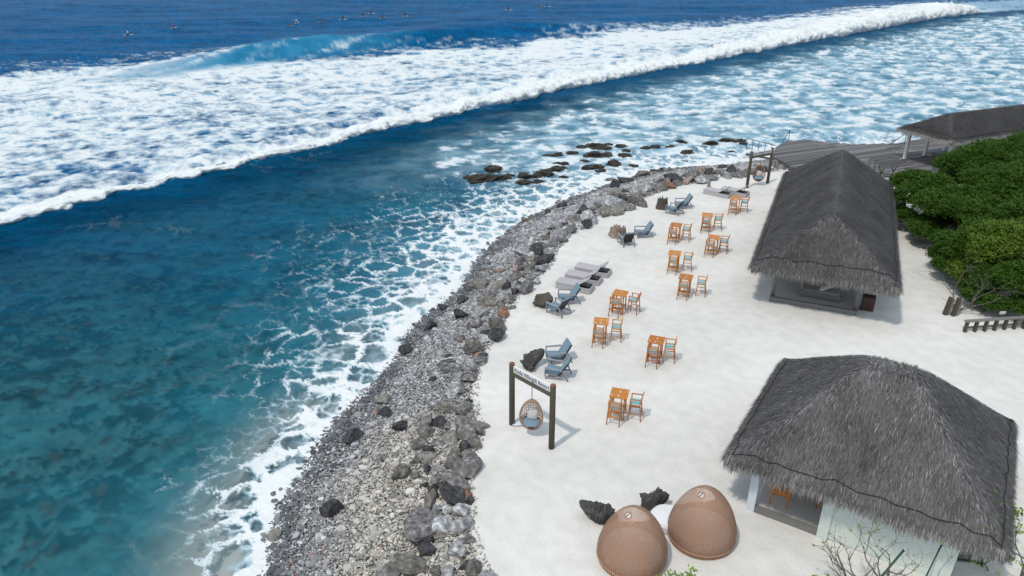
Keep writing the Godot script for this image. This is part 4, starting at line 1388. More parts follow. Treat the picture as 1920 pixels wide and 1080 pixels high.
# ------------------------------------------------------------------ surfers
func capsule(p: Vector3, a: Vector3, b: Vector3, ra: float, rb: float) -> float:
	var ab := b - a
	var t := clampf((p - a).dot(ab) / ab.length_squared(), 0.0, 1.0)
	return p.distance_to(a + ab * t) - lerpf(ra, rb, t)

# one continuous body from bones [from, to, radius, radius, colour]; surface nets
func body_mesh(bones: Array, low: Vector3, high: Vector3, cell: float) -> ArrayMesh:
	var n := Vector3i(((high - low) / cell).ceil()) + Vector3i.ONE
	var f := PackedFloat32Array()
	f.resize(n.x * n.y * n.z)
	for z in n.z:
		for y in n.y:
			for x in n.x:
				var p := low + Vector3(x, y, z) * cell
				var d := 1.0
				for b in bones:
					var e := capsule(p, b[0], b[1], b[2], b[3])
					var h := clampf(0.5 + 0.5 * (d - e) / 0.035, 0.0, 1.0)
					d = lerpf(d, e, h) - 0.035 * h * (1.0 - h)
				f[(z * n.y + y) * n.x + x] = d
	var v := PackedVector3Array()
	var col := PackedColorArray()
	var at := {}
	var offs := [Vector3i(0, 0, 0), Vector3i(1, 0, 0), Vector3i(0, 1, 0), Vector3i(1, 1, 0), Vector3i(0, 0, 1), Vector3i(1, 0, 1), Vector3i(0, 1, 1), Vector3i(1, 1, 1)]
	var edges := [[0, 1], [2, 3], [4, 5], [6, 7], [0, 2], [1, 3], [4, 6], [5, 7], [0, 4], [1, 5], [2, 6], [3, 7]]
	for z in n.z - 1:
		for y in n.y - 1:
			for x in n.x - 1:
				var c := []
				var inside := 0
				for o in offs:
					var q: float = f[((z + o.z) * n.y + y + o.y) * n.x + x + o.x]
					c.append(q)
					if q < 0.0: inside += 1
				if inside == 0 or inside == 8: continue
				var sum := Vector3.ZERO
				var count := 0
				for e in edges:
					if (c[e[0]] < 0.0) != (c[e[1]] < 0.0):
						var t: float = c[e[0]] / (c[e[0]] - c[e[1]])
						sum += Vector3(offs[e[0]]).lerp(Vector3(offs[e[1]]), t)
						count += 1
				var p := low + (Vector3(x, y, z) + sum / count) * cell
				at[(z * n.y + y) * n.x + x] = v.size()
				v.append(p)
				var best := 9.0
				var tint := Color.BLACK
				for b in bones:
					var e := capsule(p, b[0], b[1], b[2], b[3])
					if e < best:
						best = e
						tint = b[4]
				col.append(tint)
	var idx := PackedInt32Array()
	var steps := [1, n.x, n.x * n.y]
	for z in range(1, n.z - 1):
		for y in range(1, n.y - 1):
			for x in range(1, n.x - 1):
				var q := (z * n.y + y) * n.x + x
				for ax in 3:
					if (f[q] < 0.0) == (f[q + steps[ax]] < 0.0): continue
					var a: int = steps[(ax + 1) % 3]
					var b: int = steps[(ax + 2) % 3]
					var r := [q, q - a, q - a - b, q - b]
					var ok := true
					for k in r: ok = ok and at.has(k)
					if not ok: continue
					if f[q] < 0.0: idx.append_array([at[r[0]], at[r[2]], at[r[1]], at[r[0]], at[r[3]], at[r[2]]])
					else: idx.append_array([at[r[0]], at[r[1]], at[r[2]], at[r[0]], at[r[2]], at[r[3]]])
	return from_arrays(v, idx, col)

func build_surfers() -> void:
	var skin := Color(0.3, 0.15, 0.09)
	var hair := Color(0.012, 0.01, 0.009)
	var kits := [[Color(0.012, 0.013, 0.017), "black"], [Color(0.2, 0.03, 0.3), "purple"], [Color(0.5, 0.5, 0.52), "white"], [Color(0.03, 0.05, 0.12), "navy"], [skin * 1.1, "no"]]
	var seated := []
	for kit in kits:
		var c: Color = kit[0]
		var b := [[Vector3(0, 0.1, 0), Vector3(0, 0.4, 0.02), 0.15, 0.15, Color(0.02, 0.02, 0.03)], [Vector3(0, 0.35, 0.02), Vector3(0, 0.58, 0), 0.14, 0.165, c], [Vector3(-0.12, 0.6, 0), Vector3(0.12, 0.6, 0), 0.075, 0.075, c], [Vector3(0, 0.6, 0), Vector3(0, 0.74, -0.02), 0.06, 0.055, skin], [Vector3(0, 0.8, -0.03), Vector3(0, 0.84, -0.02), 0.095, 0.1, skin], [Vector3(0, 0.86, 0.01), Vector3(0, 0.88, 0.0), 0.1, 0.095, hair], [Vector3(0, 0.8, -0.13), Vector3(0, 0.81, -0.12), 0.018, 0.016, skin]]
		for s in [-1.0, 1.0]:
			b.append([Vector3(s * 0.19, 0.58, 0), Vector3(s * 0.25, 0.34, -0.05), 0.06, 0.048, c])
			b.append([Vector3(s * 0.25, 0.34, -0.05), Vector3(s * 0.16, 0.2, -0.25), 0.045, 0.035, skin])
			b.append([Vector3(s * 0.16, 0.2, -0.25), Vector3(s * 0.13, 0.18, -0.34), 0.036, 0.025, skin])
			b.append([Vector3(s * 0.1, 0.12, 0), Vector3(s * 0.3, 0.08, -0.33), 0.1, 0.075, Color(0.02, 0.02, 0.03)])
			b.append([Vector3(s * 0.3, 0.08, -0.33), Vector3(s * 0.32, -0.3, -0.28), 0.065, 0.045, skin])
		seated.append(body_mesh(b, Vector3(-0.5, -0.45, -0.5), Vector3(0.5, 1.08, 0.3), 0.04))
	var lying := []
	var lb := [[Vector3(0, 0.16, 0.1), Vector3(0, 0.22, -0.35), 0.13, 0.15, kits[0][0]], [Vector3(0, 0.24, -0.4), Vector3(0, 0.4, -0.55), 0.06, 0.055, skin], [Vector3(0, 0.45, -0.6), Vector3(0, 0.47, -0.58), 0.1, 0.1, hair]]
	for s in [-1.0, 1.0]:
		lb.append([Vector3(s * 0.18, 0.24, -0.36), Vector3(s * 0.36, 0.1, -0.5), 0.055, 0.045, kits[0][0]])
		lb.append([Vector3(s * 0.36, 0.1, -0.5), Vector3(s * 0.38, -0.02, -0.75), 0.042, 0.03, skin])
		lb.append([Vector3(s * 0.08, 0.15, 0.15), Vector3(s * 0.1, 0.13, 0.6), 0.09, 0.065, Color(0.02, 0.02, 0.03)])
		lb.append([Vector3(s * 0.1, 0.13, 0.6), Vector3(s * 0.1, 0.13, 1.05), 0.06, 0.04, skin])
	lying.append(body_mesh(lb, Vector3(-0.5, -0.15, -0.95), Vector3(0.5, 0.7, 1.2), 0.045))
	var m := plain_mat(1, 1, 1, 0.6, true)
	# a board: pointed outline, domed deck
	var bs := begin()
	var ring := []
	for k in 28:
		var a := TAU * k / 28.0
		ring.append(Vector3(0.28 * sin(a) * (0.75 + 0.25 * cos(a) * -1.0), 0, -1.05 * cos(a)))
	for k in 28:
		var p: Vector3 = ring[k]
		var q: Vector3 = ring[(k + 1) % 28]
		for tri in [[Vector3(0, 0.06, 0), p + Vector3(0, 0.03, 0), q + Vector3(0, 0.03, 0)], [Vector3(0, -0.03, 0), q, p]]:
			for x in tri: bs.add_vertex(x)
		quad(bs, p, q, q + Vector3(0, 0.03, 0), p + Vector3(0, 0.03, 0))
	var board := bs.commit()
	var board_mat := plain_mat(0.75, 0.75, 0.72, 0.35)
	var which := [2, 1, -1, 2, -1, 0, 0, 3, -1, 0, 0, 4, 3]
	var place := ["far left, alone in the deep blue water", "left, second surfer from the left edge", "left of the surfer in white before the green wave", "just behind the green wave face", "above the middle of the green wave", "right of the paddler above the green wave", "low of the cluster above the wave shoulder", "farthest out of the cluster above the wave", "nearest the wave shoulder, paddling", "right end of the cluster above the wave", "alone beyond the middle of the wave", "left of the two farthest surfers", "right of the two farthest surfers"]
	for i in SURFERS.size():
		var x: float = SURFERS[i][0]
		var z: float = SURFERS[i][1]
		var y := SEA + sea_height(x, z)
		var k: int = which[i]
		var turn := 2.2 + 0.9 * sin(i * 2.4)
		var b := part("surfboard", board, board_mat, self)
		b.position = Vector3(x, y + 0.03, z)
		b.rotation.y = turn
		tag(b, "white surfboard of the surfer " + place[i], "surfboard", "surfboards out at sea")
		var o := part("person", seated[k] if k >= 0 else lying[0], m, self)
		o.position = Vector3(x, y + 0.03, z)
		o.rotation.y = turn
		var what := "surfer lying on a board, " if k < 0 else "surfer seated in %s top, " % kits[k][1]
		tag(o, what + place[i], "person", "surfers waiting out at sea")

# ------------------------------------------------------------------ buildings
func hut_long() -> void:
	var t := thing("thatched_hut", Vector3(18.82, 0, -41.45), deg_to_rad(-23.5))
	tag(t, "long grey thatched hut with a daybed under its front eave", "hut", "thatched huts")
	part("platform", beam_mesh(Vector3(-0.23, 0.06, 7.86), Vector3(-0.23, 0.06, -7.6), 4.26, 0.2), grain_mat([Color(0.42, 0.415, 0.4), Color(0.55, 0.545, 0.53)], Vector3(1, 1, 1), 0.9, 0.03, false, 101), t)
	part("kerb", beam_mesh(Vector3(-2.36, 0.13, 7.9), Vector3(1.9, 0.13, 7.9), 0.16, 0.28), grey_wood, t)
	for z in [7.6, 3.8, 0.0, -3.8, -7.4]:
		for x in [-2.25, 1.8]:
			part("post", tube_mesh([Vector3(x, 0, z), Vector3(x * 0.985, 2.75, z)], [0.11, 0.1], 10), grey_wood, t)
	for x in [-2.22, 1.77]:
		part("wall_plate", beam_mesh(Vector3(x, 2.62, 7.9), Vector3(x, 2.62, -7.7), 0.14, 0.16), grey_wood, t)
	part("tie_beam", beam_mesh(Vector3(-2.3, 2.45, 7.6), Vector3(1.9, 2.45, 7.6), 0.12, 0.16), grey_wood, t)
	thatched_roof(t, 2.3, 2.55, 3.4, 9.0, 0.0, 6.6, 95000, 201, 0.095)
	# under the roof
	var at := t.transform
	var bed := thing("daybed", at * Vector3(0.05, 0.16, 6.3), deg_to_rad(-23.5))
	tag(bed, "wooden daybed with pale mattress under the long hut's front eave", "daybed")
	part("bed_frame", beam_mesh(Vector3(-1.0, 0.17, 0), Vector3(1.0, 0.17, 0), 1.5, 0.16), grey_wood, bed)
	for x in [-0.93, 0.93]:
		for z in [-0.68, 0.68]:
			part("leg", beam_mesh(Vector3(x, 0, z), Vector3(x, 0.1, z), 0.09, 0.09), grey_wood, bed)
	part("side_rail", beam_mesh(Vector3(-1.02, 0.3, 0.76), Vector3(1.02, 0.3, 0.76), 0.05, 0.12), grey_wood, bed)
	part("side_post", beam_mesh(Vector3(-1.0, 0.0, 0.7), Vector3(-1.0, 0.9, 0.7), 0.09, 0.09), grey_wood, bed)
	var s := begin()
	soft_box(s, Vector3(1.9, 0.14, 1.35), 0.04, Transform3D(Basis(), Vector3(0, 0.32, 0)))
	part("mattress", s.commit(), plain_mat(0.42, 0.42, 0.43, 0.9), bed)
	part("back_board", beam_mesh(Vector3(0.35, 0.4, -0.35), Vector3(0.85, 0.72, -0.35), 1.1, 0.05), grey_wood, bed)
	for k in 3:
		var c := begin()
		soft_box(c, Vector3(0.44, 0.16, 0.42), 0.06, Transform3D(Basis(Vector3(0, 0, 1), 0.75), Vector3(0.12 + 0.22 * k, 0.52 + 0.09 * k, 0.35 - 0.1 * k)))
		var pillow := thing("pillow", at * Vector3(0.05, 0.16, 6.3), deg_to_rad(-23.5))
		tag(pillow, ["pale pillow lowest on the daybed under the long hut", "pale pillow in the middle of the daybed pile", "pale pillow highest against the daybed back board"][k], "pillow", "pillows on the daybed")
		part("cover", smooth(c), plain_mat(0.6, 0.59, 0.57, 0.9), pillow)
	var cab := thing("wooden_cabinet", at * Vector3(2.35, 0.0, 7.0), deg_to_rad(-23.5))
	tag(cab, "dark brown wooden cabinet beside the long hut's front right post", "cabinet")
	part("case", beam_mesh(Vector3(-0.3, 0.4, 0), Vector3(0.3, 0.4, 0), 0.4, 0.8), plain_mat(0.05, 0.025, 0.018, 0.7), cab)
	part("door", beam_mesh(Vector3(-0.27, 0.4, 0.205), Vector3(-0.01, 0.4, 0.205), 0.02, 0.7), plain_mat(0.07, 0.032, 0.022, 0.7), cab)
	part("door", beam_mesh(Vector3(0.01, 0.4, 0.205), Vector3(0.27, 0.4, 0.205), 0.02, 0.7), plain_mat(0.07, 0.032, 0.022, 0.7), cab)

func hut_square() -> void:
	var turn := deg_to_rad(-32.4)
	var t := thing("thatched_hut", Vector3(12.17, 0, -20.43), turn)
	tag(t, "square thatched hut with pale mint walls in the near right corner", "hut", "thatched huts")
	var mint := grain_mat([Color(0.52, 0.59, 0.56), Color(0.63, 0.69, 0.66)], Vector3(0.8, 0.8, 0.8), 0.8, 0.02, false, 102)
	var floor_mat := grain_mat([Color(0.45, 0.445, 0.435), Color(0.58, 0.575, 0.565)], Vector3(1, 1, 1), 0.9, 0.03, false, 103)
	part("floor", beam_mesh(Vector3(-2.9, 0.03, 0), Vector3(2.95, 0.03, 0), 6.0, 0.14), floor_mat, t)
	part("sill", beam_mesh(Vector3(-2.85, 0.07, 3.06), Vector3(-0.85, 0.07, 3.06), 0.18, 0.26), grain_mat([Color(0.08, 0.08, 0.075), Color(0.3, 0.3, 0.29)], Vector3(2, 2, 2), 0.9, 0.04, false, 104), t)
	part("column", beam_mesh(Vector3(-2.98, -0.05, 3.05), Vector3(-2.98, 2.42, 3.05), 0.26, 0.26), plain_mat(0.6, 0.67, 0.74, 0.7), t)
	part("column", beam_mesh(Vector3(-2.98, -0.05, 0.2), Vector3(-2.98, 2.6, 0.2), 0.22, 0.22), plain_mat(0.6, 0.67, 0.74, 0.7), t)
	part("column", beam_mesh(Vector3(-2.98, -0.05, -2.9), Vector3(-2.98, 2.42, -2.9), 0.22, 0.22), plain_mat(0.6, 0.67, 0.74, 0.7), t)
	part("pilaster", beam_mesh(Vector3(-0.68, -0.05, 3.08), Vector3(-0.68, 2.36, 3.08), 0.32, 0.3), mint, t)
	part("wall", beam_mesh(Vector3(-0.53, 1.28, 3.02), Vector3(2.92, 1.2, 3.02), 0.2, 2.5), mint, t)
	part("wall", beam_mesh(Vector3(-0.75, 1.28, 2.9), Vector3(-0.75, 1.28, -2.9), 0.16, 2.66), mint, t)
	part("wall", beam_mesh(Vector3(-2.8, 1.28, -2.95), Vector3(2.9, 1.28, -2.95), 0.2, 2.68), mint, t)
	part("wall", beam_mesh(Vector3(2.83, 1.28, 2.9), Vector3(2.83, 1.28, -2.84), 0.18, 2.66), mint, t)
	var win := part("window", beam_mesh(Vector3(2.98, 1.2, 2.75), Vector3(3.3, 1.2, 2.6), 0.06, 1.1), plain_mat(0.02, 0.025, 0.025, 0.2), t)
	for k in 7:
		part("louvre", beam_mesh(Vector3(2.99, 0.72 + 0.16 * k, 2.79), Vector3(3.31, 0.72 + 0.16 * k, 2.64), 0.04, 0.03), plain_mat(0.07, 0.08, 0.075, 0.6), win)
	part("wall_plate", beam_mesh(Vector3(-3.05, 2.4, 3.05), Vector3(-0.85, 2.4, 3.05), 0.14, 0.2), dark_wood, t)
	thatched_roof(t, 2.25, 2.8, 3.92, 3.65, 0.7, 0.3, 95000, 202, 0.112)
	var at := t.transform
	# the teak chairs and table inside
	for k in 2:
		var c := thing("slatted_armchair", at * [Vector3(-2.25, 0.1, 2.25), Vector3(-1.15, 0.1, 1.55)][k], turn + [0.1, 2.4][k])
		tag(c, ["orange teak slatted armchair just inside the square hut's opening", "teak armchair deeper in the shade of the square hut"][k], "chair", "armchairs in the square hut")
		for sx in [-1.0, 1.0]:
			part("leg", beam_mesh(Vector3(sx * 0.27, 0, 0.26), Vector3(sx * 0.27, 0.92, 0.3), 0.045, 0.045), teak, c)
			part("leg", beam_mesh(Vector3(sx * 0.27, 0, -0.26), Vector3(sx * 0.27, 0.64, -0.26), 0.045, 0.045), teak, c)
			part("armrest", beam_mesh(Vector3(sx * 0.27, 0.655, -0.3), Vector3(sx * 0.27, 0.655, 0.28), 0.06, 0.025), teak, c)
		part("seat", beam_mesh(Vector3(-0.26, 0.43, 0), Vector3(0.26, 0.43, 0), 0.5, 0.04), teak, c)
		part("top_rail", beam_mesh(Vector3(-0.28, 0.92, 0.3), Vector3(0.28, 0.92, 0.3), 0.04, 0.07), teak, c)
		part("lower_rail", beam_mesh(Vector3(-0.26, 0.53, 0.28), Vector3(0.26, 0.53, 0.28), 0.035, 0.06), teak, c)
		for j in 7:
			part("back_slat", beam_mesh(Vector3(-0.21 + 0.07 * j, 0.55, 0.282), Vector3(-0.21 + 0.07 * j, 0.9, 0.296), 0.04, 0.016), teak, c)
	var tb := thing("dining_table", at * Vector3(-1.95, 0.1, 1.2), turn)
	tag(tb, "teak dining table in the shade inside the square hut", "table")
	part("table_top", beam_mesh(Vector3(-0.5, 0.73, 0), Vector3(0.5, 0.73, 0), 0.8, 0.04), teak, tb)
	for x in [-0.44, 0.44]:
		for z in [-0.34, 0.34]:
			part("leg", beam_mesh(Vector3(x, 0, z), Vector3(x, 0.71, z), 0.06, 0.06), teak, tb)

var DECK := [[22.06, -61.7], [23.3, -64.8], [24.9, -66.85], [26.8, -67.4], [28.8, -66.3], [30.5, -65.7], [34.5, -66.1], [36.9, -67.2], [43.9, -72.6], [56, -78], [60, -68], [46, -58.5], [40, -56.6], [31.5, -56.4], [27, -57.4], [22.75, -57.6]]

func deck_and_pavilion() -> void:
	var turn := deg_to_rad(23.0)
	var u := Vector3(cos(turn), 0, -sin(turn))
	var f := Vector3(sin(turn), 0, cos(turn))
	var o := Vector3(30, 0.4, -62)
	var deck := thing("boardwalk_deck", o, turn)
	tag(deck, "weathered grey plank deck curving out over the surf", "deck")
	var poly := []
	for p in DECK:
		var q := Vector3(p[0], 0.4, p[1]) - o
		poly.append(Vector2(q.dot(u), q.dot(f)))
	rng.seed = 31
	var woods := []
	for k in 4:
		var g: float = [0.72, 0.9, 1.15, 0.52][k]
		woods.append(grain_mat([Color(0.08, 0.08, 0.088) * g, Color(0.17, 0.168, 0.178) * g, Color(0.26, 0.258, 0.27) * g], Vector3(0.35, 4, 4), 0.85, 0.02, false, 110 + k))
	var pitch := 0.27
	var z := -18.0
	while z < 10.0:
		var xs := []
		for i in poly.size():
			var a: Vector2 = poly[i]
			var b: Vector2 = poly[(i + 1) % poly.size()]
			if (a.y < z) != (b.y < z): xs.append(lerpf(a.x, b.x, (z - a.y) / (b.y - a.y)))
		xs.sort()
		for i in range(0, xs.size() - 1, 2):
			var x0: float = xs[i] + rng.randf_range(-0.05, 0.05)
			while x0 < xs[i + 1] - 0.4:
				var x1: float = minf(x0 + rng.randf_range(4.5, 8.0), xs[i + 1])
				if xs[i + 1] - x1 < 1.2: x1 = xs[i + 1]
				if x0 < 22.0:
					part("plank", beam_mesh(Vector3(x0, -0.02 + rng.randf_range(-0.012, 0.012), z), Vector3(x1 - 0.02, -0.02 + rng.randf_range(-0.012, 0.012), z), pitch - rng.randf_range(0.025, 0.06), 0.04), woods[rng.randi() % 4], deck)
				x0 = x1
		z += pitch
	for i in poly.size():
		var a: Vector2 = poly[i]
		var b: Vector2 = poly[(i + 1) % poly.size()]
		part("fascia_board", beam_mesh(Vector3(a.x, -0.16, a.y), Vector3(b.x, -0.16, b.y), 0.06, 0.22), woods[i % 4], deck)
		var c := a * 0.97
		part("pile", tube_mesh([Vector3(c.x, -2.6, c.y), Vector3(c.x, -0.06, c.y)], [0.13, 0.13], 8), woods[3], deck)
	# stair rails down to the sea
	var blue := plain_mat(0.035, 0.07, 0.12, 0.5)
	var r1 := thing("stair_rail", Vector3(22.0, 0, -62.0))
	tag(r1, "sloping blue metal stair rail running down into the foam", "railing", "blue metal stair rails")
	var a1 := Vector3(0.05, 1.35, 0.4)
	var b1 := Vector3(-0.35, 0.35, -6.0)
	part("handrail", tube_mesh([a1, b1], [0.035], 6), blue, r1)
	for k in 5:
		var p := a1.lerp(b1, 0.1 + 0.22 * k)
		part("baluster", tube_mesh([p, Vector3(p.x, maxf(p.y - 1.1, -1.5), p.z)], [0.028], 6), blue, r1)
	part("stringer", beam_mesh(a1 + Vector3(0.1, -1.2, 0), b1 + Vector3(0.1, -1.5, 0), 0.05, 0.18), woods[3], r1)
	var r2 := thing("stair_rail", Vector3(24.6, 0.4, -66.6))
	tag(r2, "short triangular blue metal rail on the deck's seaward corner", "railing", "blue metal stair rails")
	part("handrail", tube_mesh([Vector3(-0.35, 0.02, 0.5), Vector3(0.45, 1.0, -0.25)], [0.035], 6), blue, r2)
	part("baluster", tube_mesh([Vector3(0.45, 1.0, -0.25), Vector3(0.45, 0.0, -0.2)], [0.03], 6), blue, r2)
	var r3 := thing("stair_rail", Vector3(34.3, 0.4, -65.6))
	tag(r3, "slanting blue metal rail on the deck behind the pavilion's end post", "railing", "blue metal stair rails")
	part("handrail", tube_mesh([Vector3(-0.7, 0.02, 0.1), Vector3(0.9, 0.95, -0.4)], [0.03], 6), blue, r3)
	part("baluster", tube_mesh([Vector3(0.9, 0.95, -0.4), Vector3(0.9, 0.0, -0.4)], [0.03], 6), blue, r3)
	# the pavilion on the deck
	var c := thing("deck_pavilion", Vector3(39.2, 0.4, -61.6), turn)
	tag(c, "open thatched pavilion on white posts standing on the deck", "pavilion")
	for x in [-6.08, -3.8, -1.5, 0.8, 3.1, 5.4]:
		for zz in [-1.98, 1.96]:
			part("post", beam_mesh(Vector3(x, 0.0, zz), Vector3(x, 2.75, zz), 0.22, 0.22), white_paint, c)
	for zz in [-1.98, 1.96]:
		part("wall_plate", beam_mesh(Vector3(-6.3, 2.66, zz), Vector3(6.0, 2.66, zz), 0.16, 0.18), dark_wood, c)
	part("plinth", beam_mesh(Vector3(-3.5, 0.16, 0.1), Vector3(6.0, 0.16, 0.1), 3.3, 0.32), grey_wood, c)
	part("floor_mat", beam_mesh(Vector3(-3.45, 0.345, 0.1), Vector3(5.95, 0.345, 0.1), 3.2, 0.05), plain_mat(0.05, 0.12, 0.16, 0.6), c)
	part("back_wall", beam_mesh(Vector3(3.6, 1.4, -1.0), Vector3(3.6, 1.4, 1.6), 0.1, 2.0), plain_mat(0.03, 0.03, 0.03, 0.8), c)
	thatched_roof(c, 2.62, 1.5, 7.0, 2.5, 4.5, 0.0, 38000, 203, 0.07, 2.6)
	# small slatted shelter by the deck
	var s := thing("slatted_shelter", Vector3(28.5, 0, -55.0), 0.25)
	tag(s, "little dark slatted roof on forked branches beside the deck", "shelter")
	for x in [-0.55, 0.55]:
		part("forked_post", tube_mesh([Vector3(x, 0, 0), Vector3(x, 1.0, 0), Vector3(x - 0.3, 1.62, 0)], [0.05, 0.045, 0.035], 6), dark_wood, s)
		part("forked_post", tube_mesh([Vector3(x, 0.95, 0.02), Vector3(x + 0.3, 1.62, 0.02)], [0.04, 0.035], 6), dark_wood, s)
	for k in 7:
		part("roof_slat", beam_mesh(Vector3(-1.1, 1.62 + 0.06 * k, 0.55 - 0.2 * k), Vector3(1.1, 1.62 + 0.06 * k, 0.55 - 0.2 * k), 0.18, 0.03), woods[3], s)
	for k in 2:
		var p := thing("gate_post", Vector3(27.95 + 0.35 * k, 0, -57.0 + 0.25 * k))
		tag(p, ["taller weathered plank post at the deck's edge", "shorter weathered plank post at the deck's edge"][k], "post", "plank posts by the deck")
		part("board", beam_mesh(Vector3(0, -0.1, 0), Vector3(0.06, 1.75 - 0.25 * k, 0), 0.16, 0.09), woods[1], p)
		part("foot_block", beam_mesh(Vector3(0, -0.1, 0.12), Vector3(0, 0.3, 0.1), 0.14, 0.1), woods[2], p)

func fence() -> void:
	var f := thing("timber_fence", Vector3(21.85, 0, -31.71), deg_to_rad(7.5))
	tag(f, "low dark timber fence with a flat top rail at the right edge", "fence")
	for k in 13:
		var x := 0.05 + k * 0.52
		part("post", beam_mesh(Vector3(x, -0.1, 0.0), Vector3(x + 0.03, 0.58, 0), 0.1, 0.16), dark_wood, f)
	part("top_rail", beam_mesh(Vector3(-0.05, 0.61, 0), Vector3(6.5, 0.61, 0), 0.2, 0.06), grey_wood, f)
	part("lower_rail", beam_mesh(Vector3(0, 0.2, -0.09), Vector3(6.4, 0.2, -0.09), 0.05, 0.09), grey_wood, f)
	var sign := thing("small_sign", Vector3(23.9, 0.64, -32.3), deg_to_rad(7.5))
	tag(sign, "tiny blank white sign on the timber fence rail", "sign")
	part("plate", beam_mesh(Vector3(-0.16, 0.12, 0), Vector3(0.16, 0.12, 0), 0.02, 0.14), plain_mat(0.6, 0.6, 0.58, 0.6), sign)
	part("stem", beam_mesh(Vector3(0, 0, 0), Vector3(0, 0.06, 0), 0.03, 0.03), grey_frame, sign)
	for k in 2:
		var p := thing("leaning_post", Vector3(21.85 + 0.36 * k, 0, -33.5 + 0.1 * k))
		tag(p, ["left of two leaning dark posts below the dead tree", "right of two leaning dark posts below the dead tree"][k], "post", "leaning posts below the dead tree")
		part("timber", beam_mesh(Vector3(0, -0.1, 0), Vector3(0.16, 0.98, -0.05), 0.14, 0.2), dark_wood, p)
		part("timber", beam_mesh(Vector3(0.17, -0.1, 0.02), Vector3(0.3, 0.9, -0.02), 0.12, 0.08), grey_wood, p)

# another board's worth of teak for this piece
func weather(o: Node, wood: Material) -> void:
	for c in o.get_children():
		if c is MeshInstance3D and c.material_override == teak: c.material_override = wood

